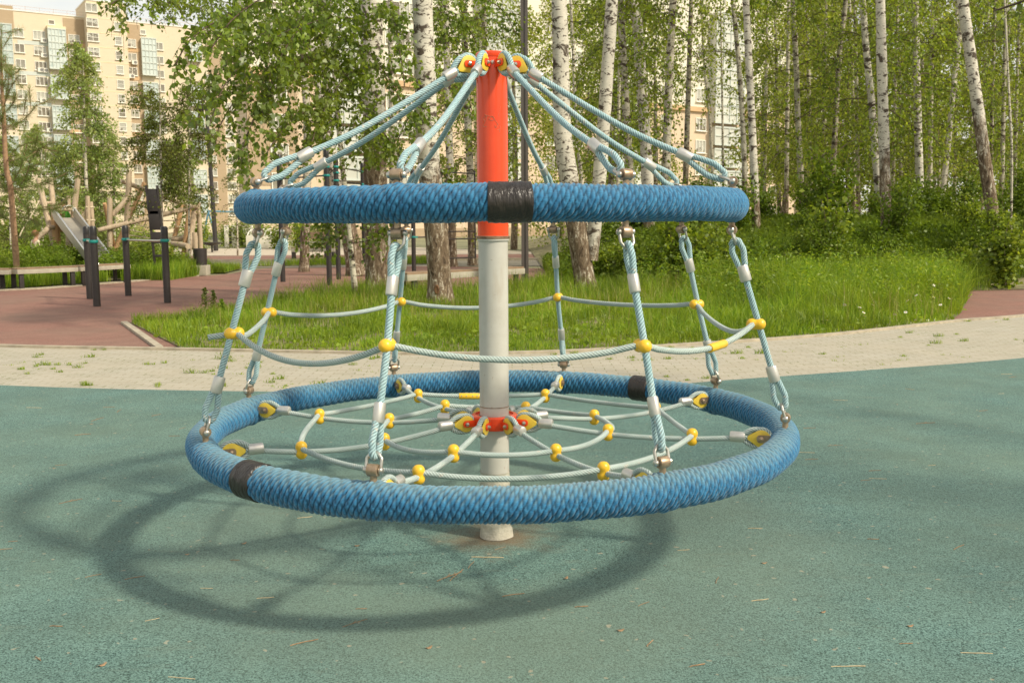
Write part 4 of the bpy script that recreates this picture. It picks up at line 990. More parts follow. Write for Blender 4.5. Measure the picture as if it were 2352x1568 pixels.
pn = thing('pine_tree', 'young pine with orange stem at the left edge behind the bench', 'tree', P(40, 640, 24.4).xy.to_3d())
pp = [P(x, y, 24.4) - pn.location for x, y in ((40, 640), (36, 580), (25, 440), (14, 380), (8, 250), (4, 200), (2, 90))]; pp[0].z = 0
trunk(pn, pp, [.075, .07, .06, .045, .02], M['pinebark'], seed=2)
def pine_tufts(parent, brs, seed):
    rng = np.random.default_rng(seed); bs = []; V = []; o = np.array(parent.location)
    full = []
    for b in brs:
        full.append(b); L0 = (b[-1] - b[0]).length
        for f_ in (.45, .6, .75, .88):
            st_ = b[0].lerp(b[-1], f_) if len(b) < 4 else b[1].lerp(b[-1], f_); d_ = (b[-1] - b[0]).normalized()
            v_ = (d_ + V3(rng.normal(0, .7, 3))).normalized(); full.append([st_, st_ + v_ * L0 * .16 + V3((0, 0, .01)), st_ + v_ * L0 * .32 + V3((0, 0, .05))])
    for b in full:
        q = [np.array(p) - o for p in smooth_path(b, .06)]
        for a, c in zip(q, q[1:]): bs.append((a, c))
        n = len(q)
        for i in range(n):
            if i < n * .25: continue
            k = 19; d = q[min(i+1, n-1)] - q[max(i-1, 0)]; d /= np.linalg.norm(d)
            dirs = d * .75 + rng.normal(0, .6, (k, 3)); dirs /= np.linalg.norm(dirs, axis=1)[:, None]; L = rng.uniform(.08, .17, (k, 1)); p = q[i] + rng.normal(0, .02, (k, 3)); wv = np.cross(dirs, rng.normal(0, 1, (k, 3))); wv /= np.linalg.norm(wv, axis=1)[:, None]
            V.append(np.stack([p - wv * .0030, p + wv * .0030, p + dirs * L + wv * .001, p + dirs * L - wv * .001], 1).reshape(-1, 3))
    V = np.concatenate(V); F1 = np.arange(len(V)).reshape(-1, 4); V2, F2 = twigs_to_mesh(bs, .012)
    return np_mesh('crown', np.concatenate([V, V2]), np.concatenate([F1, F2 + len(V)]), [M['needle'], M['pinebark']], parent, np.concatenate([np.zeros(len(F1), int), np.ones(len(F2), int)]))
PB = lambda *p: [P(*q) for q in p]
pbr = [PB((2, 200, 24.4), (3, 120, 24.3), (2, 60, 24.3)), PB((8, 250, 24.4), (18, 200, 24.1), (22, 160, 24), (30, 170, 23.8)), PB((8, 250, 24.4), (-15, 200, 24.6), (-25, 180, 24.6)), PB((10, 245, 24.4), (20, 210, 24), (42, 175, 23.8)), PB((10, 300, 24.4), (30, 285, 24), (55, 275, 23.6), (85, 240, 23.4)), PB((9, 260, 24.4), (25, 245, 24), (35, 230, 23.8)),
  PB((14, 370, 24.4), (45, 365, 24), (85, 345, 23.6), (115, 330, 23.4)), PB((14, 372, 24.4), (40, 340, 24), (75, 325, 23.6), (90, 320, 23.5)), PB((12, 330, 24.4), (-15, 310, 24.6), (-30, 300, 24.6)), PB((26, 435, 24.4), (50, 420, 24), (65, 390, 23.8), (72, 360, 23.7)), PB((26, 437, 24.4), (55, 430, 24), (95, 425, 23.6), (120, 415, 23.5)), PB((28, 440, 24.4), (60, 475, 24), (105, 482, 23.6), (135, 478, 23.4)),
  PB((26, 438, 24.4), (5, 430, 24.5), (-15, 420, 24.6)), PB((30, 500, 24.4), (60, 500, 24), (90, 510, 23.8)), PB((32, 510, 24.4), (10, 500, 24.5), (-8, 495, 24.6)), PB((34, 540, 24.4), (55, 545, 24.1), (75, 540, 24)), PB((5, 215, 24.4), (14, 170, 24.2), (12, 130, 24.2)), PB((12, 300, 24.4), (2, 280, 24.2), (-6, 262, 24)), PB((24, 430, 24.4), (40, 400, 24.1), (50, 380, 24))]
pine_tufts(pn, pbr, 5)

# --- shrubs
def shrub_data(seed, h, rad, n, leaf, wid=.40, down=.2):
    rng = np.random.default_rng(seed); segs = []; pos = []; ns = 16
    for s in range(ns):
        a = rng.uniform(0, 2 * pi); L = h * rng.uniform(.6, 1.15); out = rad * rng.uniform(.2, 1.0); p = np.array([cos(a) * .06, sin(a) * .06, 0.]); m_ = 6
        for j in range(m_):
            t = (j + 1) / m_; e = np.array([cos(a) * out * t ** 1.3, sin(a) * out * t ** 1.3, L * (t ** .85)]) + rng.normal(0, .04, 3); segs.append((p, e))
            k = int(n / ns / m_ * (.5 + t)); u = rng.uniform(0, 1, (k, 1)); pos.append(p + (e - p) * u + rng.normal(0, .11 * rad / .6, (k, 3))); p = e
    pos = np.concatenate(pos); pos[:, 2] = np.maximum(pos[:, 2], .06); V1, F1 = leaves(pos, leaf, rng, down, 1.0, wid); V2, F2 = twigs_to_mesh(segs, .006)
    return np.concatenate([V1, V2]), np.concatenate([F1, F2 + len(V1)]), np.concatenate([np.zeros(len(F1), int), np.ones(len(F2), int)])
SH = {}
for key, d, mt in (('s1', shrub_data(41, 1.25, .75, 1700, .085), 'leaf_deep'), ('s2', shrub_data(42, 1.6, .8, 1900, .09), 'leaf_deep'), ('s3', shrub_data(43, .95, .8, 1700, .085), 'leaf_mid'), ('f1', shrub_data(44, .80, .70, 1500, .12, .16), 'leaf_fern'), ('f2', shrub_data(45, 1.0, .65, 1600, .12, .18), 'leaf_fern'), ('s4', shrub_data(46, 1.3, .6, 1300, .10), 'leaf_mid')):
    me = np_mesh('', d[0], d[1], [M[mt], M['branch']], None, d[2]); me.name = 'shrub_' + key; SH[key] = me
def shrub(key, loc, s, label, group):
    o = bpy.data.objects.new('shrub', SH[key]); COL.objects.link(o); o.location = loc; o.rotation_euler = (0, 0, random.uniform(0, 6.28)); o.scale = (s * random.uniform(.9, 1.1), s * random.uniform(.9, 1.1), s * random.uniform(.88, 1.12))
    return tag(o, label, 'shrub', group)
rs = random.Random(3)
for i in range(38):        # undergrowth at the foot of the wood
    x = rs.uniform(1.2, 16.5); y = rs.uniform(20.8, 29) + (0 if x < 9.5 else (x - 9.5) * .6)
    if x < 9 and y < 21.5 and x > 8: y += 1
    shrub(rs.choice(['s1', 's2', 's4', 's1', 's3']), (x, y, rise(x, y)), rs.uniform(.45, .95) * (.75 if y < 23 else 1), 'dark leafy shrub in the undergrowth at the foot of the birch wood', 'shrubs of the undergrowth on the right')
for i in range(26):
    x = rs.uniform(1.6, 19); y = rs.uniform(25.5, 33)
    shrub(rs.choice(['s1', 's2']), (x, y, rise(x, y)), rs.uniform(.8, 1.15), 'deep green shrub standing among the trunk feet of the birch wood', 'deep green shrubs among the birch trunks')
for i in range(18):
    x = rs.uniform(1.4, 9.3); y = rs.uniform(20.7, 23.5)
    shrub(rs.choice(['s1', 's2', 's3', 's4']), (x, y, rise(x, y)), rs.uniform(.42, .72), 'low tangled shrub along the front of the dark undergrowth on the bank', 'low shrubs along the front of the undergrowth')
for (dx, dy, Y, key, s, lab) in [(1560, 600, 20.2, 's4', 1.15, 'leafy green shrub below the right end of the upper ring'), (1620, 590, 21, 's4', .95, 'leafy green shrub right of the hanging rope, next to the taller one'), (1490, 610, 20.6, 's3', .9, 'low leafy shrub right of the forked birch foot'), (1905, 555, 22.5, 's4', 1.2, 'broad-leaved shrub in front of the kinked birch'), (2310, 600, 20.6, 's4', 1.0, 'broad-leaved bright shrub above the red patch on the right')]:
    g = P(dx, dy, Y); shrub(key, (g.x, Y, rise(g.x, Y)), s, lab, 'single shrubs on the meadow edge')
for i in range(62):        # bright bed behind the left bench
    y = rs.uniform(24.3, 29.5); x = -10.6 - (25.5 - y) * .55 - rs.uniform(.3, 6.5) if y < 25.5 else rs.uniform(-16, -10.0 + (y - 25.5) * .2)
    shrub(rs.choice(['f1', 'f2', 'f1', 's3']), (x, y, 0), rs.uniform(.62, .86), 'bright ferny shrub in the bed behind the left bench', 'bright shrubs in the left bed')
for (dx, Y, s) in [(565, 64, 1.6), (600, 66, 1.5), (640, 60, 1.4), (690, 58, 1.6), (520, 66, 1.3), (740, 56, 1.5), (455, 60, 1.5), (330, 52, 1.3), (290, 48, 1.4), (130, 46, 1.5), (70, 44, 1.5), (20, 44, 1.6), (200, 47, 1.4)]:
    g = P(dx, 560, Y); shrub('s3', (g.x, Y, 0), s, 'distant rounded shrub in front of the apartment blocks', 'distant shrubs on the left')
# two reddish dock plants at the lawn edge
for i, (dx, dy, h) in enumerate([(472, 716, .40), (492, 716, .36), (510, 722, .25)]):
    g = G(dx, dy); rng = np.random.default_rng(i); n = 260; z = rng.uniform(.02, h, n); sp_ = .055 * (1.1 - z / h); pos = np.stack([rng.normal(0, 1, n) * sp_, rng.normal(0, 1, n) * sp_, z], 1)
    V1, F1 = leaves(pos, .035, rng, -.4, .7); V2, F2 = twigs_to_mesh([((0, 0, -.01), (0, 0, h))], .006); V1, F1 = np.concatenate([V1, V2]), np.concatenate([F1, F2 + len(V1)]); o = np_mesh('dock_plant', V1, F1, M['leaf_olive' if i < 2 else 'leaf_fern']); o.location = (g.x, g.y, 0)
    tag(o, ['brownish upright dock plant at the left end of the lawn', 'shorter brownish dock plant right of the taller one', 'small green weed at the left end of the lawn'][i], 'plant')

# --- grass
def inpoly(x, y, poly):
    p = np.array(poly); ins = np.zeros(len(x), bool); n = len(p)
    for i in range(n):
        a, b = p[i], p[(i+1) % n]; c = ((a[1] > y) != (b[1] > y)) & (x < (b[0]-a[0]) * (y-a[1]) / (b[1]-a[1] + 1e-12) + a[0]); ins ^= c
    return ins
rise_np = lambda x, y: 1.15 * (lambda s: s*s*(3-2*s))(np.clip((y-20.3)/7.5, 0, 1)) * (lambda s: s*s*(3-2*s))(np.clip((x-.8)/4.5, 0, 1))
def blades(x, y, h, wdt, rng, lean=.35, z=None):
    n = len(x); a = rng.uniform(0, 2*pi, n); z0 = (rise_np(x, y) if z is None else z); b = rng.uniform(0, 2*pi, n); ln = np.abs(rng.normal(0, lean, n)) * h
    p = np.stack([x, y, z0], 1); wv = np.stack([np.cos(a), np.sin(a), 0*a], 1) * wdt[:, None]; d = np.stack([np.cos(b) * ln, np.sin(b) * ln, 0*a], 1); u = np.stack([0*a, 0*a, h], 1)
    V = np.stack([p - wv, p + wv, p + u * .55 + d * .3 + wv * .8, p + u * .55 + d * .3 - wv * .8, p + u * (1 - .18 * (ln / h)[:, None]) + d], 1).reshape(-1, 3); i0 = np.arange(n)[:, None] * 5
    Q = np.concatenate([i0 + np.array([0, 1, 2, 3]), i0 + np.array([3, 2, 4, 4])], 0); return V, Q
def grass_obj(name, V, Q, mat, label, cat):
    me = bpy.data.meshes.new(name); me.vertices.add(len(V)); me.vertices.foreach_set('co', V.astype(np.float32).ravel()); tri = Q[:, 2] == Q[:, 2]
    deg = Q[:, 2] != Q[:, 3]; last = Q[:, 3] == Q[:, 2]
    isT = np.array([len(set(())) for _ in range(0)])
    n = len(Q) // 2; q4, t3_ = Q[:n], Q[n:, :3]; loops = np.concatenate([q4.ravel(), t3_.ravel()]).astype(np.int32); me.loops.add(len(loops)); me.loops.foreach_set('vertex_index', loops)
    st = np.concatenate([np.arange(n) * 4, n * 4 + np.arange(n) * 3]).astype(np.int32); me.polygons.add(2 * n); me.polygons.foreach_set('loop_start', st)
    me.materials.append(mat); me.update(calc_edges=True); o = link(name, me); return tag(o, label, cat, kind='stuff')
rng = np.random.default_rng(5)
def scatter(poly, n, x0, x1, y0, y1):
    x = rng.uniform(x0, x1, n); y = y0 + (y1 - y0) * rng.uniform(0, 1, n) ** 1.25; k = inpoly(x, y, poly); return x[k], y[k]
nlow = lambda x, y, s: np.array([mnoise.noise(V3((a * s, b * s, 1.7))) for a, b in zip(x, y)])
x, y = scatter(LAWN, 190000, -5.8, 10, 10.4, 24); k = (x < 1.2) | (y < 20.6 + .5 * np.sin(x * 1.7)); x, y = x[k], y[k]
nn_ = nlow(x, y, .7); near = np.clip((y - np.array([kerb_y(a) for a in x])) / 1.6, 0, 1)
bare = (nlow(x, y, .9) + .35 * nlow(x, y, 3.1) > .22) & (x < 1.6) & (y < 16); keep = ~bare | (rng.uniform(0, 1, len(x)) < .3); x, y, nn_, near = x[keep], y[keep], nn_[keep], near[keep]
h = (.05 + .085 * near + .20 * np.clip((x - 1.4) / 3.5, 0, 1) * near + .16 * np.clip((y - 15.5) / 3, 0, 1) + .07 * nn_) * rng.uniform(.6, 1.4, len(x)); cl = np.clip(nlow(x, y, 2.6) * 1.6, -.6, 1.2); h = h * (1 + .55 * cl) + .22 * np.clip(x - 2.2, 0, 3) / 3 * np.clip((y - 14.5) / 3, 0, 1) * rng.uniform(.2, 1, len(x)); h = np.clip(h, .04, .85)
V, Q = blades(x, y, h, .0035 + .0025 * rng.uniform(0, 1, len(x)), rng, .62); grass_obj('lawn_grass', V, Q, M['grass'], 'bright green meadow grass growing between the path and the wood', 'grass')
x, y = scatter(LAWN, 9000, -5.2, 9, 12.2, 23); k = (rng.uniform(0, 1, len(x)) < np.clip((y - 12) / 6, .1, 1) * np.clip(.55 + 1.6 * nlow(x, y, .45), .08, 1)); x, y = x[k], y[k]; h = .30 + .35 * rng.uniform(0, 1, len(x)) * np.clip((x + 6) / 8, .4, 1); V, Q = blades(x, y, h, .0022 + 0 * x, rng, .3); grass_obj('hay_grass', V, Q, M['hay'], 'tall dry straw-coloured grass stalks standing in the meadow', 'grass')
nh = 90000; x = rng.uniform(1, 22, nh); y = rng.uniform(20.4, 32, nh); k = y > 20.6 + np.clip(x - 9.5, 0, 99) * .62; x, y = x[k], y[k]; V, Q = blades(x, y, (.3 + .3 * rng.uniform(0, 1, len(x))), .007 + 0 * x, rng)
grass_obj('wood_grass', V, Q, M['leaf_deep'], 'dark long grass on the bank under the birch wood', 'grass')
for poly, (x0, x1, y0, y1), n, nm, lab in ((LAWN2, (-9.4, -2, 34, 40), 9000, 'strip_grass', 'short grass strip in front of the far bench'), (LAWN3, (-11, -8.5, 29.3, 32.7), 5000, 'corner_grass', 'tufty grass beside the litter bin')):
    x, y = scatter(poly, n, x0, x1, y0, y1); V, Q = blades(x, y, .22 * rng.uniform(.6, 1.4, len(x)), .007 + 0 * x, rng, z=0 * x); grass_obj(nm, V, Q, M['grass'], lab, 'grass')
x = np.concatenate([rng.uniform(-16, -10.4, 7000), rng.uniform(-10.2, -8.9, 6000)]); y = np.concatenate([rng.uniform(22.4, 25.5, 7000), rng.uniform(25.6, 29.5, 6000)]); k = (y > 22.4) & ~((x > -11.6 + (y - 22.5) * .6) & (y < 25.6)); x, y = x[k], y[k]
V, Q = blades(x, y, .45 * rng.uniform(.5, 1.3, len(x)), .007 + 0 * x, rng, z=0 * x); grass_obj('bed_grass', V, Q, M['grass'], 'long grass fringing the shrub bed behind the left bench', 'grass')
# leafy ground cover on the bank
nu_ = 52000; x = rng.uniform(1.0, 20, nu_); y = 20.4 + 11 * rng.uniform(0, 1, nu_) ** 1.3; k = y > 20.6 + np.clip(x - 9.5, 0, 99) * .62; x, y = x[k], y[k]; nu_ = len(x); z = rise_np(x, y) + rng.uniform(0, 1, nu_) ** .7 * (.45 + .35 * nlow(x, y, .5)); V1, F1 = leaves(np.stack([x, y, z], 1), .095, rng, .1, 1.0, .36)
tag(np_mesh('ground_cover', V1, F1, M['leaf_deep']), 'dense dark leafy ground cover on the bank below the birches', 'ground cover', kind='stuff')
x, y = scatter(LAWN, 6500, -4.8, 8.5, 10.5, 20); k = nlow(x, y, 1.1) > -.05; x, y = x[k], y[k]; z = .02 + .10 * rng.uniform(0, 1, len(x)); V1, F1 = leaves(np.stack([x, y, z], 1), .075, rng, .1, 1.0, .33)
tag(np_mesh('broadleaf_weeds', V1, F1, M['leaf_fern']), 'broad-leaved weeds scattered low in the meadow grass', 'weeds', kind='stuff')

nw_ = 1700; x = rng.uniform(1.6, 9.2, nw_); y = 15.0 + 9.5 * rng.uniform(0, 1, nw_); k = inpoly(x, y, LAWN) & (x > 2.2 + .25 * (20 - y)) & (y < 23.8); x, y = x[k], y[k]; pw = []
for a_, b_ in zip(x, y):
    hh = rng.uniform(.35, .95); q = 26; zz = rng.uniform(.05, 1, q) * hh; pw.append(np.stack([a_ + rng.normal(0, .05, q) * (1.2 - zz / hh), b_ + rng.normal(0, .05, q) * (1.2 - zz / hh), rise(a_, b_) + zz], 1))
V1, F1 = leaves(np.concatenate(pw), .065, rng, -.3, .8, .2); V2, Q2 = None, None
tag(np_mesh('meadow_weeds', V1, F1, M['grass']), 'tall green flowering weeds crowding the right half of the meadow', 'weeds', kind='stuff')
# daisies
m = MB()
for k in range(12):
    a = 2 * pi * k / 12; c_, s_ = cos(a), sin(a); m.add([(.006*c_, .006*s_, 0), (.022*c_ - .0055*s_, .022*s_ + .0055*c_, .003), (.029*c_, .029*s_, .001), (.022*c_ + .0055*s_, .022*s_ - .0055*c_, .003)], [(0, 1, 2, 3)], 0)
m.lathe([(.009, 0), (.007, .005), (.001, .007)], (0, 0, 0), (0, 0, 1), 10, 1); m.tube([(0, 0, 0), (.01, .0, -.2), (0, .01, -.42)], .0016, 4, 2)
dz = m.build('daisy', [M['petal'], M['pollen'], M['grass']])
ds = [(2022,638),(2050,618),(2145,655),(2158,652),(2105,678),(2115,690),(2145,683),(2180,685),(2005,700),(1975,706),(1984,718),(2080,717),(2055,722),(1985,726),(1975,756),(2062,748),(2090,742),(2103,735),(2132,736),(2148,734),(2188,745),(2210,708),(2282,650),(1940,700),(1920,760),(1900,735),(2085,690),(2235,700),(2180,740),(2160,700)]
for i, (dx, dy) in enumerate(ds):
    if dx > 2195: continue
    Y = (1.4 - .46) * 2251 / (dy - 519)
    for _ in range(4): Y = max(Y, kerb_y(P(dx, dy, Y).x) + .35)
    g = P(dx, dy, Y)
    o = dz if i == 0 else dz.copy()
    if i: COL.objects.link(o)
    o.location = g; o.rotation_euler = (random.uniform(.2, .9), random.uniform(-.4, .4), random.uniform(0, 6)); s = .85; o.scale = (s, s, s)
    tag(o, 'white daisy with yellow centre in the meadow grass on the right', 'daisy', 'daisies in the meadow')

# weeds in the paver joints
def tuft(seed, n, h):
    rg = np.random.default_rng(seed); x = rg.normal(0, .022, n); y = rg.normal(0, .012, n); V, Q = blades(x, y, h * rg.uniform(.4, 1.2, n), .0022 + 0 * x, rg, .9, 0 * x)
    o = grass_obj('weed_tuft', V, Q, M['grass'], 'x', 'x'); del o['kind']; return o
ts = [tuft(1, 20, .028), tuft(2, 30, .04), tuft(3, 12, .024), tuft(4, 36, .06)]
used = set(); cnt = 0
for i in range(400):
    x = rs.uniform(-5.2, 7.2); y0, y1 = teal_y(x), kerb_y(x); v = rs.random(); y = y0 + .1 + (y1 - y0 - .12) * v
    if mnoise.noise(V3((x * .8, y * .8, 4))) < -.12: continue
    if x > 2.5 and rs.random() < .5: continue
    y = round(y / .1) * .1; k = rs.choice([0, 0, 1, 2, 2, 2, 3] if v < .93 else [1, 3]); o = ts[k] if k not in used else ts[k].copy()
    if k in used: COL.objects.link(o)
    used.add(k); o.location = (x, y, 0); o.rotation_euler = (0, 0, rs.uniform(-.3, .3)); s = rs.uniform(.7, 1.3); o.scale = (s * 1.3, s, s)
    lab = ['small green weed tuft in a joint of the paved path', 'spreading weed tuft in a joint of the paved path', 'tiny weed sprig in a joint of the paved path', 'large weed tuft growing through the paved path'][k]
    tag(o, lab, 'weed', 'weed tufts in the path joints'); cnt += 1
    if cnt >= 170: break

# ------------------------------------------------------------------ fitness furniture
def post(name, parent, p, h, r=.063, capname='cap', cm=None):
    m = MB(); m.lathe([(r, 0), (r, h - .16)], p, (0, 0, 1), 20); o = m.build(name, M['black'], parent)
    m = MB(); m.lathe([(r + .001, h - .16), (r + .001, h - .03), (r * .8, h - .008), (r * .4, h)], p, (0, 0, 1), 20); m.build(capname, M['blackcap'], o); return o
def collar(parent, p, z, d, r=.063):
    m = MB(); m.lathe([(r + .012, -.025), (r + .016, -.02), (r + .016, .02), (r + .012, .025)], V3(p) + V3((0, 0, z)), (0, 0, 1), 20)
    d = V3(d); d.z = 0; d.normalize(); m.box(V3(p) + V3((0, 0, z)) + d * (r + .035), (.07, .05, .048), rz=atan2(d.y, d.x)); return m.build('clamp_collar', M['tealp'], parent, ang=50)
def dip_bar(label, A, B, hA, hB, zbar):
    A, B = V3(A), V3(B); t = thing('dip_bar', label, 'dip bar', A, 0, 'waist-high dip bars on the red rubber'); a, b = V3((0, 0, 0)), B - A
    pa, pb = post('post', t, a, hA), post('post', t, b, hB); d = (b - a).normalized()
    collar(pa, a, zbar, d); collar(pb, b, zbar, -d); n = V3((-d.y, d.x, 0)) * 0
    m = MB(); q = [a + d * .06 + V3((0, 0, zbar)), a + d * .2 + V3((0, 0, zbar - .006)), a + d * .35 + V3((0, 0, zbar - .01)), b - d * .35 + V3((0, 0, zbar - .01)), b - d * .2 + V3((0, 0, zbar)), b - d * .06 + V3((0, 0, zbar))]
    m.tube(q, .021, 14); m.build('hand_bar', M['steel'], t); return t
dip_bar('left one of the two black dip bars, seen end-on', G(207, 686), G(223, 703), 1.41, 1.41, 1.14)
dip_bar('right one of the two black dip bars, with its steel bar seen sideways', G(295, 679), G(385, 695), 1.42, 1.40, 1.14)

pf = thing('pull_up_frame', 'tall black pull-up frame with teal clamps behind the birch trunks', 'pull-up frame', G(757, 655))
o0 = V3(pf.location); pts_ = [G(650, 647) - o0, G(757, 655) - o0, G(778, 641) - o0, G(838, 630) - o0]
ps = [post('post', pf, p, 3.15) for p in pts_]
for (i, j, z) in ((0, 1, 2.55), (1, 2, 2.75), (2, 3, 2.9), (2, 3, 2.55), (1, 3, 2.2)):
    a, b = pts_[i], pts_[j]; d = (b - a).normalized(); collar(ps[i], a, z, d); collar(ps[j], b, z, -d); m = MB(); m.tube([a + V3((0, 0, z)) + d * .06, b + V3((0, 0, z)) - d * .06], .019, 10); m.build('bar', M['black'], pf)
wb = thing('wall_bars', 'black ladder-like wall bars with teal clamps beside the red pole', 'wall bars', G(951, 628)); o0 = V3(wb.location); q0, q1 = V3((0, 0, 0)), G(1015, 626) - o0
w0 = post('post', wb, q0, 3.0); w1 = post('post', wb, q1, 3.0)
for p_, z in ((q0, 1.55), (q0, 1.05), (q1, 2.6), (q1, 1.1)): collar(w0 if p_ == q0 else w1, p_, z, q1)
e0, e1 = P(1027, 596, 28.6) - o0, P(1092, 600, 29.6) - o0; e0.z = e1.z = 0
for e, z1_ in ((e0, 2.95), (e1, 3.0)): m = MB(); m.tube([e + V3((0, 0, .42)), e + V3((0, 0, z1_))], .024, 10); m.build('upright', M['black'], wb)
for z in (.42, .98, 1.2, 1.7, 2.35, 2.9): m = MB(); m.tube([e0 + V3((0, 0, z)), e1 + V3((0, 0, z))], .019, 10); m.build('rung', M['black'], wb)
for z in (2.9, 1.2, .42): m = MB(); m.tube([q1 + V3((0, 0, z)), e0 + V3((0, 0, z))], .017, 10); m.build('bar', M['black'], wb)
for z in (1.55, 1.05): m = MB(); m.tube([q0 + V3((0, 0, z)), q1 + V3((0, 0, z))], .017, 10); m.build('bar', M['black'], wb)
bl = thing('bollard', 'short black bollard with a teal clamp beside the rough birch', 'bollard', G(828, 630)); bp = post('post', bl, (0, 0, 0), .60); collar(bp, (0, 0, 0), .38, (1, 0, 0))
# ladder board in the shrub bed
lbY = 26.2; la, lb_ = P(357, 580, lbY), P(382, 580, lbY); la.z = lb_.z = 0
lbd = thing('ladder_board', 'tall dark ladder-like exercise board standing in the shrubs', 'exercise board', la); d = lb_ - la; d.z = 0; top_shift = V3((-.24, 0, 0)) * 0
for e in (V3((0, 0, 0)), d):
    m = MB(); m.bar(e, e + V3((-.16, 0, 2.47)), .045, .09); m.build('upright', M['black'], lbd, bevel=.004)
def lbp(z): return V3((-.16 * z / 2.47, 0, z)) + d / 2
yaw = atan2(d.y, d.x)
for z, hh in ((2.05, .66), (1.55, .50), (1.1, .30), (.62, .06)):
    m = MB(); m.box(lbp(z) + V3((0, -.03, 0)), (d.length - .03, .03, hh), yaw); m.build('board', M['black'], lbd, bevel=.003)

# benches
def bench_leg(parent, p, yaw, h=.38, w=.10, dpt=.34):
    m = MB(); R = Matrix.Rotation(yaw, 3, 'Z')
    for s in (-1, 1): m.box(V3(p) + R @ V3((0, s * dpt / 2, h / 2)), (w, .05, h), yaw)
    m.box(V3(p) + R @ V3((0, 0, .02)), (w, dpt - .05, .035), yaw); return m.build('leg', M['black'], parent, bevel=.004)
b1 = thing('bench', 'long bent backless bench with dark legs at the left edge of the red rubber', 'bench', G(122, 664)); o0 = V3(b1.location)
line = [V3((-14.5, 21.6, 0)), V3((-11.3, 22.2, 0)), V3((-10.45, 23.4, 0)), V3((-9.85, 24.95, 0))]
for i in range(3):
    a, b = line[i] - o0, line[i+1] - o0; d = (b - a); yw = atan2(d.y, d.x); c_ = (a + b) / 2
    m = MB(); m.box(c_ + V3((0, 0, .395)), (d.length - .012, .46, .10), yw); s_ = m.build('seat_side', M['benchside'], b1, bevel=.006)
    m = MB()
    for k in range(4): m.box(c_ + V3((0, 0, .462)) + V3((-sin(yw), cos(yw), 0)) * (-.165 + .11 * k), (d.length - .03, .098, .03), yw)
    m.build('seat', M['plank'], b1, bevel=.004)
    for t_ in ((.12, .55, .92) if i == 0 else (.08, .92)): bench_leg(b1, a + d * t_, yw, .345)
b3 = thing('bench', 'low wooden-topped backless bench passing behind the big white birch', 'bench', G(945, 686)); o0 = V3(b3.location); a, b = V3((-2.15, 18.75, 0)) - o0, V3((.12, 21.3, 0)) - o0; d = b - a; yw = atan2(d.y, d.x); c_ = (a + b) / 2
m = MB(); m.box(c_ + V3((0, 0, .40)), (d.length, .46, .12), yw); m.build('seat_side', M['benchside'], b3, bevel=.006)
m = MB()
for k in range(4): m.box(c_ + V3((0, 0, .477)) + V3((-sin(yw), cos(yw), 0)) * (-.165 + .11 * k), (d.length - .03, .098, .034), yw)
m.build('seat', M['plank'], b3, bevel=.004)
for t_ in (.07, .93): bench_leg(b3, a + d * t_, yw, .34, .12)
b2 = thing('bench', 'distant bench with backrest and armrests left of the thick birches', 'bench', G(722, 597)); W = 1.75
m = MB(); m.box((0, 0, .40), (W, .55, .14)); m.build('seat_side', M['benchside'], b2, bevel=.008)
m = MB(); m.box((0, 0, .487), (W - .02, .54, .03)); m.build('seat', M['plank'], b2, bevel=.004)
for s in (-.82, -.48, .5, .8): m = MB(); m.box((s, -.05, .165), (.09, .42, .33)); m.build('leg', M['black'], b2, bevel=.004)
m = MB()
for k in range(2): m.box((.12, .30, .93 + .14 * k), (.95, .03, .125))
m.build('backrest', M['plank'], b2, bevel=.004)
m = MB(); m.box((.1, .18, .72), (1.2, .42, .03)); m.build('upper_slat', M['benchside'], b2, bevel=.004)
for s in (-.62, .35):
    m = MB(); m.box((s, -.1, .68), (.04, .04, .36)); m.box((s, .28, .72), (.04, .04, .5)); m.box((s, .09, .875), (.05, .45, .03)); m.build('armrest', M['black'], b2)
bn = thing('litter_bin', 'dark round litter bin standing in a pale concrete foot', 'litter bin', G(462, 632))
m = MB(); m.box((0, 0, .145), (.42, .42, .29)); m.build('concrete_foot', M['benchside'], bn, bevel=.01)
m = MB(); m.lathe([(.178, .29), (.19, .76), (.185, .765), (.17, .76), (.165, .70)], (0, 0, 0), (0, 0, 1), 28); m.build('bin_body', M['black'], bn)

# lamps
lp = thing('lamp_post', 'tall grey square-section lamp post right of the red pole', 'lamp post', G(1206, 657))
m = MB(); hw = .080; g_ = .02
prof = [(-hw, -hw), (-g_, -hw), (-g_, -hw + .02), (g_, -hw + .02), (g_, -hw), (hw, -hw), (hw, hw), (-hw, hw)]
m.prism([(x, y, 0) for x, y in prof], (0, 0, .0), (0, 0, 6.6)); m.build('mast', M['lampgrey'], lp, smooth=False)
m = MB(); m.box((0, -.45, 6.66), (.22, 1.15, .1)); m.build('lamp_head', M['lampgrey'], lp, bevel=.01)
fl = thing('floodlight_post', 'slim dark floodlight post among the olive birches on the left', 'lamp post', G(496, 576)); hF = P(480, 238, fl.location.y).z
m = MB(); m.tube([(0, 0, 0), (-.12, 0, hF * .6), (-.22, 0, hF)], [.14, .11, .085], 12); m.build('mast', M['black'], fl)
m = MB(); m.box((-.55, -.12, hF - .28), (.46, .34, .42), mat=Matrix.Rotation(.5, 3, 'Y') @ Matrix.Rotation(.35, 3, 'X')); hd_ = m.build('floodlight', M['black'], fl, bevel=.03)
m = MB(); m.bar((-.22, 0, hF - .05), (-.5, -.05, hF - .12), .06, .06); m.build('bracket', M['black'], fl)
ds_ = thing('dish_stand', 'dark shallow dish on a stand at the foot of the floodlight post', 'dish', G(500, 578) + V3((0, -1.0, 0)))
m = MB(); m.lathe([(.05, 0), (.05, .38)], (0, 0, 0), (0, 0, 1), 12); m.build('stand', M['black'], ds_)
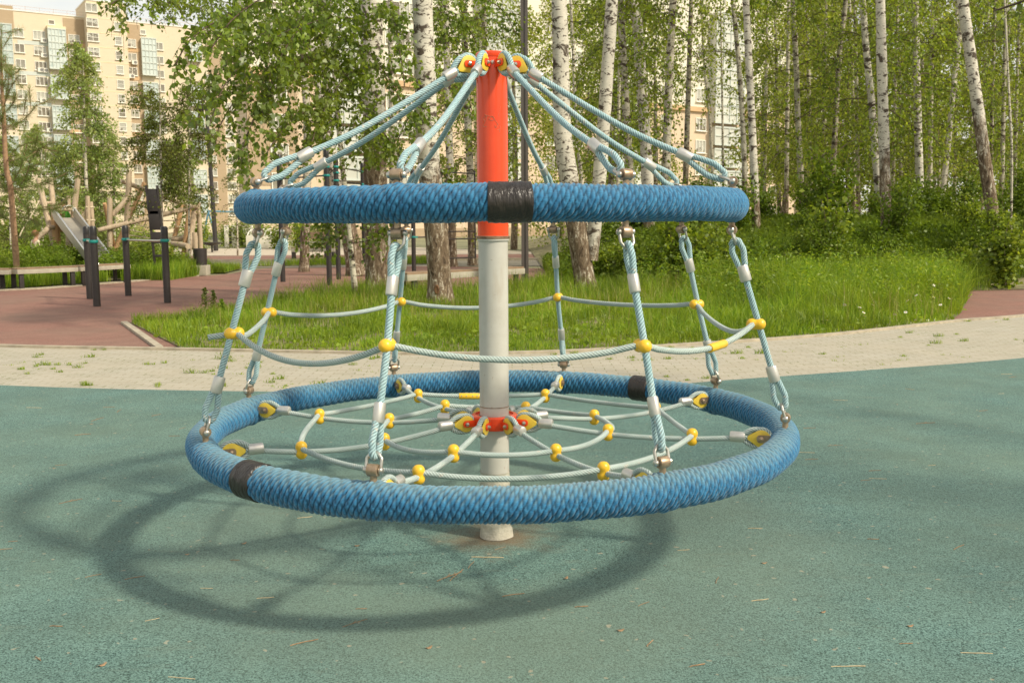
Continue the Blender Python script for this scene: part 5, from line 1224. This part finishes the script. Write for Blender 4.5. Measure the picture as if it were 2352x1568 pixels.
m = MB(); m.lathe([(.08, .34), (.35, .40), (.60, .53), (.57, .53), (.30, .43), (.02, .40)], (0, 0, 0), (0, 0, 1), 24); m.build('dish', M['black'], ds_)

# ------------------------------------------------------------------ wooden playground
TY = 30.0
tw_ = thing('slide_tower', 'wooden post tower with a broad steel slide behind the shrubs', 'slide', (P(150, 540, TY).x, TY, 0)); o0 = V3(tw_.location)
def L_(dx, dy, Y): return P(dx, dy, Y) - o0
def logm(parent, a, b, r, mat='log', name='log', n=14):
    a, b = V3(a), V3(b); m = MB(); d = (b - a); q = [a + d * (i / 6) + V3((mnoise.noise(a + V3((i, 0, 0))), 0, 0)) * r * .15 for i in range(7)]
    m.tube(q, [r * .9] + [r] * 5 + [r * .88], n); return m.build(name, M[mat], parent)
def ground_to(p, parentY):
    return p
for (a, b, r) in [(L_(88, 411, 30), L_(123, 560, 29.6), .082), (L_(116, 409, 30.6), L_(131, 575, 30), .078), (L_(179, 411, 30), L_(168, 500, 30), .082), (L_(157, 450, 31.2), L_(157, 560, 31.2), .075), (L_(201, 450, 30), L_(204, 575, 30), .07), (L_(209, 464, 30.6), L_(216, 575, 30.4), .062), (L_(161, 535, 29.6), L_(158, 590, 29.4), .10)]:
    b = V3(b); b.z = min(b.z, 1.2) if False else b.z; d = (b - a); b2_ = a + d * ((a.z) / max(.1, -d.z)); logm(tw_, a, b2_, r, 'log', 'post')
for (a, b, r, mt) in [(L_(92, 466, 29.8), L_(117, 466, 30.2), .05, 'log'), (L_(118, 481, 29.7), L_(176, 482, 29.9), .05, 'log'), (L_(130, 476, 30.9), L_(168, 476, 30.9), .045, 'log'), (L_(122, 524, 29.7), L_(165, 528, 29.7), .085, 'logo'), (L_(112, 524, 29.4), L_(78, 553, 28.6), .085, 'log'), (L_(108, 522, 29.3), L_(124, 522, 29.5), .07, 'log'), (L_(126, 495, 29.6), L_(132, 560, 29.6), .11, 'logo')]:
    logm(tw_, a, b, r, mt, 'beam')
m = MB(); a, b = L_(124, 521, 30.3), L_(172, 521, 30.3); m.box((a + b) / 2, ((b - a).length, 1.1, .09)); m.build('deck', M['logo'], tw_, bevel=.01)
# slide chute: bed and two side walls with bright rails
s0, s1 = L_(148, 500, 29.6), L_(236, 585, 27.2); s1.z = .28; dS = (s1 - s0).normalized(); sw_ = V3((dS.y, -dS.x, 0)).normalized(); sw_ = V3((.80, .60, 0)).normalized(); wS = .29
nS = sw_.cross(dS).normalized()
if nS.z < 0: nS = -nS
m = MB(); m.add([s0 - sw_*wS, s0 + sw_*wS, s1 + sw_*wS, s1 - sw_*wS], [(0, 1, 2, 3)]); e_ = s1 + V3((dS.x, dS.y, 0)).normalized() * .5; m.add([s1 - sw_*wS, s1 + sw_*wS, e_ + sw_*wS, e_ - sw_*wS], [(0, 1, 2, 3)]); sl = m.build('slide_bed', M['slide'], tw_, smooth=False)
for sg in (-1, 1):
    m = MB(); a, b = s0 + sw_ * wS * sg, s1 + sw_ * wS * sg; poly = [a - nS * .05 + dS * .0, b - nS * .05, b + nS * .20, a + nS * .26 + dS * .12, a + nS * .30, a + nS * .24 - dS * .12, a - dS * .14]
    m.prism(poly, sw_ * -.012, sw_ * .012); m.build('slide_side', M['slide'], tw_, smooth=False)
    m = MB(); m.tube(smooth_path([a - dS * .16 + nS * .10, a + nS * .31, a + dS * .25 + nS * .275, b + nS * .21, e_ + sw_ * wS * sg + nS * .12], .1), .026, 10); m.build('rail', M['rail'], tw_)
m = MB(); m.tube(smooth_path([L_(142, 488, 29.5), L_(147, 476, 29.5), L_(158, 473, 29.6), L_(167, 475, 29.7), L_(169, 486, 29.7)], .05), .028, 10); m.build('hoop_rail', M['rail'], tw_)
q = [L_(176, 489, 30), L_(184, 496, 30), L_(193, 492, 30), L_(200, 474, 30)]; m = MB(); m.tube(smooth_path(q, .08), .025, 8); m.build('net_rope', M['cord'], tw_)
for t_ in range(9):
    x_ = 177 + t_ * 2.7; yy = 489 + 7 * sin(pi * min(1, t_ / 6)); m = MB(); m.tube([L_(x_, yy, 30), L_(x_ + 1, 512, 30)], .012, 6); m.build('net_rope', M['cord'], tw_)
for a_, b_ in ((L_(197, 476, 29.9), L_(216, 476, 30.2)), (L_(198, 506, 29.9), L_(218, 506, 30.2)), (L_(90, 459, 29.9), L_(102, 457, 29.9))): m = MB(); m.tube([a_, b_], .03, 8); m.build('rope_lashing', M['cord'], tw_)
m = MB(); m.tube(smooth_path([L_(91, 459, 29.9), L_(76, 488, 29.2), L_(54, 524, 28.4), L_(44, 545, 28.0)], .1), .018, 8); m.build('stay_rope', M['cord'], tw_)
# log climbing frame
LY = 30.5
cf = thing('log_climbing_frame', 'climbing frame of crossed bare logs strung with ropes, left of the litter bin', 'climbing frame', (P(350, 540, LY).x, LY, 0)); o0 = V3(cf.location)
def drop(a, b):
    a, b = V3(a), V3(b); d = b - a; return a + d * (a.z / max(.05, -d.z)) if d.z < -.01 else b
for (a, b, r, mt, nm) in [(L_(297, 392, 30), L_(291, 531, 30), .085, 'log', 'post'), (L_(252, 455, 29.5), L_(252, 549, 29.5), .078, 'log', 'post'), (L_(455, 464, 31), L_(461, 571, 31), .075, 'log', 'post'), (L_(240, 467, 30), L_(250, 512, 30.3), .062, 'logo', 'post'), (L_(332, 420, 31.5), L_(297, 500, 31), .075, 'logo', 'post'), (L_(419, 469, 31.5), L_(401, 544, 31.2), .07, 'logo', 'post'), (L_(435, 481, 30.5), L_(427, 541, 30.5), .07, 'logo', 'post'), (L_(447, 480, 31), L_(433, 580, 30.2), .085, 'log', 'post'), (L_(447, 534, 29.5), L_(449, 575, 29.5), .08, 'log', 'post')]:
    logm(cf, a, drop(a, b), r, mt, nm)
for (a, b, r, mt) in [(L_(294, 455, 29.9), L_(257, 495, 29.6), .075, 'log'), (L_(279, 416, 30.2), L_(430, 472, 31.6), .07, 'log'), (L_(225, 529, 29.2), L_(453, 474, 30.9), .075, 'log'), (L_(395, 552, 31), L_(424, 548, 31), .075, 'log'), (L_(396, 560, 30), L_(432, 566, 29), .09, 'log')]:
    logm(cf, a, b, r, mt, 'beam')
for (a, b, sag) in [((300, 512), (400, 524), 6), ((298, 528), (402, 534), 7), ((296, 540), (425, 540), 8), ((300, 498), (410, 506), 5), ((405, 520), (455, 515), 4)]:
    m = MB(); m.tube(smooth_path([L_(a[0], a[1], 30.4), L_((a[0]+b[0])/2, (a[1]+b[1])/2 + sag, 30.6), L_(b[0], b[1], 30.8)], .2), .018, 6); m.build('net_rope', M['cord'], cf)
for (a, b) in [((336, 440), (310, 512)), ((345, 450), (352, 520)), ((385, 466), (362, 520)), ((397, 470), (405, 520)), ((362, 452), (330, 520)), ((431, 525), (425, 550))]: m = MB(); m.tube([L_(a[0], a[1], 30.6), L_(b[0], b[1], 30.8)], .015, 6); m.build('net_rope', M['cord'], cf)
for k in range(5): m = MB(); m.lathe([(.079, -.02), (.082, 0), (.079, .02)], L_(417 - k * 3.3, 480 + k * 14, 31.45), (L_(419, 469, 31.5) - L_(401, 544, 31.2)), 12); m.build('rope_ring', M['cord'], cf)
sw = thing('swing_frame', 'distant blue A-frame swing beyond the log climbing frame', 'swing', (P(478, 560, 75).x, 75, 0)); m = MB(); o0 = V3(sw.location)
bluem = m_simple('blue_paint', (.10, .24, .33), .5)
m.tube([P(478, 484, 75) - o0, V3((P(470, 520, 75) - o0).xy.to_3d()) + V3((-.2, 0, 0))], .07, 8); m.tube([P(478, 484, 75) - o0, V3((P(488, 520, 75) - o0).xy.to_3d()) + V3((.3, 0, 0))], .07, 8); m.build('side_frame', bluem, sw)
m = MB(); m.tube([P(478, 485, 75) - o0, P(478, 485, 75) - o0 + V3((.5, 5, 0))], .07, 8); m.build('top_bar', bluem, sw)
# pale low walls with dark slats
lw = thing('low_wall', 'pale concrete low wall panels joined by dark slats left of the far bench', 'wall', (P(545, 560, 64).x, 64, 0)); o0 = V3(lw.location)
for (x0, x1) in ((534, 552), (560, 582), (517, 527)):
    a, b = P(x0, 560, 64) - o0, P(x1, 560, 64) - o0; m = MB(); m.box(((a.x + b.x) / 2, 0, .72), (b.x - a.x, .25, 1.44)); m.build('panel', M['whitewall'], lw, bevel=.02)
for (x0, x1) in ((527, 534), (552, 560)):
    a, b = P(x0, 560, 64) - o0, P(x1, 560, 64) - o0; m = MB()
    for k in range(5): m.box(((a.x + b.x) / 2, 0, .35 + k * .22), (b.x - a.x - .02, .08, .13))
    m.build('slats', M['black'], lw)
cf2 = thing('cold_frame', 'low white barred cover with pale walls beyond the path left of the far bench', 'cover', (P(615, 560, 62).x, 62, 0))
m = MB(); m.box((0, 0, .4), (2.3, 1.6, .8)); m.build('walls', M['whitewall'], cf2, bevel=.02)
m = MB()
for k in range(7): m.tube(smooth_path([(-1.05 + k * .35, -.8, .8), (-1.0 + k * .35, -.4, 1.1), (-1.0 + k * .35, .6, 1.2)], .2), .03, 6)
m.tube([(-1.1, -.45, 1.07), (1.1, -.45, 1.07)], .03, 6); m.build('bars', M['wframe'], cf2)

# ------------------------------------------------------------------ two children at the slide
def person(label, loc, rz, shirt, hair, skinc, pants, joints, h=1.25):
    """one continuous skinned body; shirt, trousers and hair as children"""
    t = thing('person', label, 'person', loc, rz); sk = m_simple('skin', skinc, .6, var=.05)
    J = joints
    def skin(name, keys, edges, mat, sub=2, grow=1.0):
        idx = {k: i for i, k in enumerate(keys)}; me = bpy.data.meshes.new(name); me.from_pydata([J[k][0] for k in keys], [(idx[a], idx[b]) for a, b in edges if a in idx and b in idx], []); o = link(name, me, t)
        o.modifiers.new('skin', 'SKIN'); 
        if not me.skin_vertices: me.attributes.new('x', 'FLOAT', 'POINT')
        bm = bmesh.new(); bm.from_mesh(me); ly = bm.verts.layers.skin.verify(); bm.verts.ensure_lookup_table()
        for i, v in enumerate(bm.verts):
            v[ly].radius = (J[keys[i]][1] * grow,) * 2; v[ly].use_root = (i == 0)
        bm.to_mesh(me); bm.free(); s = o.modifiers.new('sub', 'SUBSURF'); s.levels = s.render_levels = sub; me.materials.append(mat); return o
    E_ = [('hip', 'belly'), ('belly', 'chest'), ('chest', 'neck'), ('neck', 'jaw'), ('jaw', 'skull'), ('skull', 'crown')]
    for s in 'lr':
        E_ += [('chest', 'sho' + s), ('sho' + s, 'elb' + s), ('elb' + s, 'wri' + s), ('wri' + s, 'palm' + s), ('hip', 'thi' + s), ('thi' + s, 'kne' + s), ('kne' + s, 'ank' + s), ('ank' + s, 'toe' + s)]
        w_, p_ = V3(J['wri' + s][0]), V3(J['palm' + s][0]); d = (p_ - w_).normalized(); sd = d.cross(V3((.3, .2, 1))).normalized()
        for f in range(5):
            k1, k2 = 'f%d%s' % (f, s), 'g%d%s' % (f, s); off = sd * (-.018 + .009 * f) if f < 4 else sd * .03
            b = p_ + off; J[k1] = (b + d * (.016 if f < 4 else -.01), .0052); J[k2] = (b + d * ((.040, .046, .043, .034, .012)[f]) + V3((0, 0, -.008)), .0045); E_ += [('palm' + s, k1), (k1, k2)]
    keys = ['hip'] + sorted(k for k in J if k != 'hip'); body = skin('body', keys, E_, sk)
    skin('shirt', ['hip', 'belly', 'chest', 'shol', 'shor', 'elbl', 'elbr'], [('hip', 'belly'), ('belly', 'chest'), ('chest', 'shol'), ('chest', 'shor'), ('shol', 'elbl'), ('shor', 'elbr')], shirt, 2, 1.14)
    skin('trousers', ['hip', 'thil', 'thir', 'knel', 'kner', 'ankl', 'ankr'], [('hip', 'thil'), ('hip', 'thir'), ('thil', 'knel'), ('thir', 'kner'), ('knel', 'ankl'), ('kner', 'ankr')], pants, 2, 1.2)
    c = V3(J['skull'][0]); m = MB(); prof = [(.103 * sin(pi * i / 14), .108 * -cos(pi * i / 14)) for i in range(6, 15)]; m.lathe([(max(r, .002), z) for r, z in prof], c + V3((0, .012, .012)), (0, .35, 1), 18); m.build('hair', hair, t)
    m = MB()
    for s in (-1, 1): m.lathe([(.003, -.009), (.012, 0), (.003, .009)], c + V3((s * .092, .005, -.02)), (0, 0, 1), 8)
    m.build('ears', sk, t); m = MB(); m.lathe([(.012, 0), (.003, .02)], c + V3((0, -.092, -.025)), (0, -1, -.2), 8)
    m.build('nose', sk, t); m = MB()
    for s in (-1, 1): m.lathe([(.009, 0), (.004, .006)], c + V3((s * .034, -.088, .004)), (s * .2, -1, 0), 8)
    m.build('eyes', M['blackcap'], t); return t
def pose(sit=False, arms='down', bend=0.0):
    J = {}; hz_ = .10 if sit else .62; y0 = 0
    J['hip'] = (V3((0, 0, hz_)), .085); J['belly'] = (V3((0, -.02 - bend * .3, hz_ + .14)), .085); J['chest'] = (V3((0, -.04 - bend, hz_ + .32)), .088); J['neck'] = (V3((0, -.05 - bend * 1.2, hz_ + .44)), .04); J['jaw'] = (V3((0, -.07 - bend * 1.3, hz_ + .50)), .065); J['skull'] = (V3((0, -.065 - bend * 1.35, hz_ + .575)), .092); J['crown'] = (V3((0, -.06 - bend * 1.35, hz_ + .63)), .06)
    for s, g in (('l', -1), ('r', 1)):
        c = J['chest'][0]; J['sho' + s] = (c + V3((g * .13, 0, .06)), .042)
        if arms == 'out': J['elb' + s] = (c + V3((g * .20, -.12, -.08)), .030); J['wri' + s] = (c + V3((g * .17, -.28, -.16)), .022); J['palm' + s] = (c + V3((g * .165, -.33, -.175)), .024)
        else: J['elb' + s] = (c + V3((g * .17, .02, -.14)), .030); J['wri' + s] = (c + V3((g * .17, -.06, -.31)), .022); J['palm' + s] = (c + V3((g * .168, -.085, -.36)), .024)
        if sit: J['thi' + s] = (V3((g * .07, -.08, hz_)), .072); J['kne' + s] = (V3((g * .08, -.33, hz_ + .04)), .05); J['ank' + s] = (V3((g * .08, -.56, hz_ - .08)), .035); J['toe' + s] = (V3((g * .085, -.64, hz_ + .0)), .032)
        else: J['thi' + s] = (V3((g * .075, 0, hz_ - .10)), .072); J['kne' + s] = (V3((g * .08, -.01, hz_ * .5)), .05); J['ank' + s] = (V3((g * .08, 0, .07)), .035); J['toe' + s] = (V3((g * .09, -.12, .035)), .032)
    return J
kp = P(160, 500, 30.2); kp.z = P(160, 521, 30.3).z + .05
person('child in a bright green T-shirt at the top of the slide', (kp.x, kp.y, kp.z), radians(-70), m_simple('green_shirt', (.10, .42, .045), .8), m_simple('dark_hair', (.025, .016, .012), .7), (.50, .27, .17), m_simple('grey_shorts', (.12, .12, .14), .8), pose(True, 'out', .06))
kp = P(79, 560, 28.3)
person('brown-haired child in a cream shirt standing among the shrubs by the slide tower', (kp.x, 28.3, 0), radians(150), m_simple('cream_shirt', (.70, .60, .42), .8), m_simple('brown_hair', (.22, .095, .035), .7), (.52, .30, .2), m_simple('blue_trousers', (.07, .10, .16), .8), pose(False, 'down', 0))

# ------------------------------------------------------------------ apartment blocks
class Facade:
    """local x runs along the front, local -y faces the viewer"""
    def __init__(s, name, label, dx, Y, ang):
        p = P(dx, 560, Y); s.o = V3((p.x, p.y, 0)); s.a = ang; s.e = V3((cos(ang), sin(ang), 0)); s.n = V3((sin(ang), -cos(ang), 0))
        s.t = thing(name, label, 'building', s.o, ang); s.nw = 0; s.cache = {}; s.rest = []
    def sz(s, dx, dy, out=0.0):
        r = V3(ray(dx, dy)); c = V3((0, 0, H)); q = s.o + s.n * out; t = (q - c).dot(s.n) / r.dot(s.n); p = c + r * t; return ((p - s.o).dot(s.e), p.z)
    def box(s, name, s0, s1, z0, z1, y_out, y_in, mat, bevel=0):
        m = MB(); m.box(((s0+s1)/2, -(y_out+y_in)/2, (z0+z1)/2), (s1-s0, abs(y_out-y_in), z1-z0)); return m.build(name, mat, s.t, smooth=False)
    def window(s, sc, zc, w_, h_, out=0.0, name='window', mull=1, glass='pane', trans=0):
        key = (round(w_, 1), round(h_, 1), mull, glass, trans)
        if key not in s.cache:
            fw = .10; m = MB(); W, Hh = w_/2, h_/2
            m.box((0, -.03, Hh - fw/2), (w_, .12, fw)); m.box((0, -.03, -Hh + fw/2), (w_, .12, fw))
            for sg in (-1, 1): m.box((sg * (W - fw/2), -.03, 0), (fw, .12, h_ - 2*fw))
            for k in range(mull): m.box((-W + w_ * (k+1) / (mull+1), -.025, 0), (.09, .1, h_ - 2*fw))
            for k in range(trans): m.box((0, -.022, -Hh + h_ * (k+1) / (trans+1)), (w_ - 2*fw, .09, .08))
            m.box((0, -.12, -Hh - .05), (w_ + .2, .28, .09)); a = m.build('window', M['wframe'], None, smooth=False)
            m = MB(); m.box((0, .02, 0), (w_ - .1, .06, h_ - .1)); b = m.build('pane', M[glass], a, smooth=False); s.cache[key] = a; o = a; o.parent = s.t
        else: o = copy_tree(s.cache[key], s.t)
        o.location = (sc, -out, zc); o.name = name; s.nw += 1; return o
    def glazed(s, s0, s1, z0, z1, out, nx, nz, gm='glaze'):
        m = MB(); m.box(((s0+s1)/2, -out/2, (z0+z1)/2), (s1-s0, out, z1-z0)); b = m.build('glazed_balcony', M[gm], s.t, smooth=False)
        m = MB(); y = -out - .04
        for k in range(nx + 1): m.box((s0 + (s1-s0) * k / nx, y, (z0+z1)/2), (.12, .1, z1-z0))
        for k in range(nz + 1): m.box(((s0+s1)/2, y - .012, z0 + (z1-z0) * k / nz), (s1-s0 + .1, .11, .22 if k % 2 == 0 else .10))
        m.build('balcony_frame', M['bluband'], b, smooth=False); return b

A = Facade('apartment_block', 'tall beige apartment block with projecting stair tower at the upper left', 0, 185, atan2(.54, .84))
f4 = lambda z_: z_ / 4
sL = A.sz(-520, 100)[0]; sT0, zT = A.sz(195, 3); sT0 = A.sz(200, 60, 3)[0]; sT1 = A.sz(f4(1165), 60, 3)[0]; zT = A.sz(220, 3, 3)[1]
zL = A.sz(f4(400), f4(128))[1]; zR = A.sz(f4(1290), f4(215))[1]; sR = A.sz(620, 100)[0]
A.box('wall', sL, sT0 + .5, 0, zL, 0, -14, M['beige']); A.box('wall', sT0 + .5, sR, 0, zR, -.003, -14, M['beige'])
A.box('stair_tower', sT0, sT1, 0, zT, 3, -8, M['beige'])
x0 = A.sz(f4(580), 60)[0]; A.box('brown_panel', x0, sT0 - .003, 0, zL - .4, .08, -.5, M['brown']); x0, x1 = sT1 + .003, A.sz(f4(1282), 60)[0]; A.box('brown_panel', x0, x1, 0, zR - .4, .08, -.5, M['brown'])
x0, x1 = A.sz(f4(-40), 40)[0], A.sz(f4(122), 40)[0]; A.box('brown_panel', x0, x1, zL - 3.4, zL + .8, .1, -.5, M['brown']); x0, x1 = A.sz(480, 200)[0], A.sz(512, 200)[0]; A.box('brown_panel', x0, x1, 0, zR - 2.5, .08, -.5, M['brown'])
for s0, s1, z in ((sL, sT0, zL), (sT1, sR, zR)):
    m = MB(); 
    for hh in (.5, 1.0): m.tube([(s0, .3, z + hh), (s1, .3, z + hh)], .035, 5)
    for k in range(int((s1 - s0) / 2.4)): m.tube([(s0 + k * 2.4, .3, z), (s0 + k * 2.4, .3, z + 1.05)], .03, 4)
    m.build('roof_railing', M['pinkrail'], A.t)
    A.box('coping', s0, s1 - .01, z, z + .18, .12, -.6, M['wframe'])
A.box('coping', sT0 - .1, sT1 + .1, zT, zT + .25, 3.12, -8, M['wframe'])
pit = (A.sz(47, 76)[1] - A.sz(47, 252)[1]) / 5.0
zrow = A.sz(47, 76)[1]; sc = lambda zx, out=0.0: A.sz(f4(zx), 150, out)[0]
ztr = A.sz(f4(1095), f4(260), 3)[1]; ptr = (ztr - A.sz(f4(1150), f4(1440), 3)[1]) / 9
zto = A.sz(f4(868), f4(355), 3)[1]
zr_ = A.sz(f4(1207), f4(400))[1]
for fl_ in range(10):
    z = zrow - fl_ * pit
    A.window(sc(190), z, 1.7, 1.65, 0); A.window(sc(376), z - .15, 2.1, 1.65, 0, mull=2)
    if fl_ < 9: A.window(sc(692), z - .25, 2.0, 1.6, .08)
for fl_ in range(-1, 12):
    z = ztr - fl_ * ptr
    A.window(sc(1100, 3), z + .25 + (.15 if fl_ < 0 else 0), 1.3, 1.6, 3, mull=0, trans=1 if fl_ > 0 else 0)
for fl_ in range(-2, 8): A.window(sc(868, 3), zto - fl_ * ptr + .2, 2.1, 1.6, 3, mull=1, trans=1 if fl_ > -1 else 0)
for fl_ in range(0, 13):
    z = zr_ - fl_ * ptr
    A.window(sc(1212), z, 1.9, 1.6, .08); 
    if fl_ < 12: A.window(sc(1465), z - .1, 1.7, 1.5, 0)
for fl_ in range(2, 12): A.window(sc(1915), zr_ - fl_ * ptr - .3, 1.8, 1.6, .08)
for fl_ in range(1, 13): A.window(sc(2090), zr_ - fl_ * ptr - .3, 1.8, 1.6, 0) if fl_ > 3 else None
A.window(sc(496), A.sz(f4(496), f4(210))[1], 1.1, .9, 0, mull=0); A.window(sc(1327), A.sz(f4(1327), f4(300))[1], 1.1, .9, 0, mull=0)
s0, s1 = A.sz(f4(440), 110)[0], A.sz(f4(600), 110)[0]
for r0, r1_ in ((268, 632), (695, 905), (972, 1185), (1240, 1450), (1520, 1740)): A.glazed(s0, s1, A.sz(f4(520), f4(r1_), 1.2)[1], A.sz(f4(520), f4(r0), 1.2)[1], 1.2, 5, 6 if r1_ - r0 > 300 else 4)
A.box('balcony_cap', s0 - .1, s1 + .1, A.sz(f4(520), f4(268), 1.2)[1] + .02, A.sz(f4(520), f4(240), 1.2)[1], 1.25, 0, M['cream'])
s0, s1 = A.sz(f4(-40), 110)[0], A.sz(f4(112), 110)[0]
for r0, r1_ in ((222, 585), (650, 870), (960, 1140), (1250, 1400), (1520, 1720)): A.glazed(s0, s1, A.sz(f4(60), f4(r1_), .8)[1], A.sz(f4(60), f4(r0), .8)[1], .8, 3, 6 if r1_ - r0 > 300 else 4)
s0, s1 = A.sz(f4(1292), 110)[0], A.sz(f4(1425), 110)[0]
for r0, r1_ in ((352, 690), (760, 960), (1020, 1220), (1290, 1460), (1530, 1730)): A.glazed(s0, s1, A.sz(f4(1360), f4(r1_), .9)[1], A.sz(f4(1360), f4(r0), .9)[1], .9, 4, 6 if r1_ - r0 > 300 else 4)
s0, s1 = A.sz(f4(1720), 110)[0], A.sz(f4(1840), 110)[0]
for r0, r1_ in ((400, 560), (780, 970), (1030, 1220), (1290, 1460), (1560, 1720), (1790, 1950)): A.glazed(s0, s1, A.sz(f4(1780), f4(r1_), .9)[1], A.sz(f4(1780), f4(r0), .9)[1], .9, 4, 4)
sA, sB = A.sz(f4(160), 100)[0], A.sz(f4(438), 100)[0]
for k in range(6):
    z = A.sz(f4(300), f4(397 + k * 280))[1]; A.box('pale_band', sA, sB, z - .35, z + .35, .06, -.2, M['bluband'])
for k in range(14):
    z = ztr + ptr * .55 - (k - 1) * ptr; A.box('course_line', sT0 - .02, sT1 + .02, z - .09, z + .09, 3.03, 2.8, M['cream'])
for k in range(6):
    for (xa, xb) in ((f4(612), 0), (0, f4(1282))):
        z = zR - 5.3 - k * 2 * ptr; s0, s1 = (A.sz(xa, 100)[0], sT0 - .01) if xb == 0 else (sT1 + .01, A.sz(xb, 100)[0]); A.box('orange_band', s0, s1, z - .35, z + .35, .12, -.1, M['cornice'])
# air conditioners hang on the wall: things of their own
def ac(dx, dy, out, lab):
    s_, z = A.sz(dx, dy, out); p = A.o + A.e * s_ + A.n * (out + .25); t = thing('air_conditioner', lab, 'air conditioner', (p.x, p.y, z), A.a, 'air conditioners on the beige block')
    m = MB(); m.box((0, 0, 0), (1.05, .42, .8)); m.build('case', M['acwhite'], t, smooth=False); m = MB(); m.lathe([(.3, 0), (.3, .02)], (.12, -.212, 0), (0, -1, 0), 20); m.build('grille', M['acgrille'], t)
for zx, zy, out, lab in [(398, 376, 0, 'white air conditioner under the topmost window left of the glazed bay'), (403, 512, 0, 'white air conditioner under the second window left of the glazed bay'), (374, 646, 0, 'left air conditioner of the pair under the third window'), (415, 650, 0, 'right air conditioner of the pair under the third window'), (394, 925, 0, 'white air conditioner under the fifth window left of the glazed bay'), (455, 1198, 0, 'lowest white air conditioner left of the glazed bay'), (710, 398, .1, 'upper air conditioner on the brown strip left of the tower'), (688, 535, .1, 'lower air conditioner on the brown strip left of the tower'), (1234, 577, .1, 'upper air conditioner right of the tower'), (1208, 702, .1, 'lower air conditioner right of the tower')]: ac(f4(zx), f4(zy), out, lab)

B = Facade('brick_apartment_block', 'orange brick apartment block with white upper floors behind the birches', 578, 98, atan2(.57, .82))
zc = B.sz(600, 172)[1]; LB = 92; zBt = 42
B.box('brick_wall', 0, LB, 0, zc, 0, -3, M['obrick']); B.box('upper_wall', 0, LB, zc + .6, zBt, -.003, -3, M['whitewall']); B.box('cornice', -.3, LB, zc, zc + .6, .35, -2.9, M['cornice'])
B.box('end_panel', .0, 5.2, 5.4, zc - .01, .06, -.2, M['brown']); B.box('base_course', -.1, LB, 0, 1.0, .12, -.2, M['brown'])
for c in range(5):
    s0 = 8.5 + c * 18.5
    for fl_ in range(6):
        z0_ = 3.2 + fl_ * 2.9 if fl_ < 5 else zc + .9
        B.glazed(s0, s0 + 5.5, z0_, z0_ + 2.3 if fl_ < 5 else z0_ + 12, 1.1, 4, 2 if fl_ < 5 else 10, 'glaze2')
for c in range(12):
    s0 = 3.2 + c * 7.4 + (1.0 if c % 2 else 0)
    if any(abs(s0 - (11.25 + k * 18.5)) < 3.8 for k in range(5)): s0 += 4.6
    for fl_ in range(8):
        z = 2.9 + fl_ * 2.9 + (.9 if fl_ > 4 else 0); B.window(s0, z, 1.9, 1.7, .08 if s0 < 5.2 else .02, mull=1 if c % 2 else 2)
m = MB(); m.box((LB/2, 1.5, zBt + .15), (LB, 2.9, .3)); m.build('roof', M['greyp'], B.t, smooth=False)
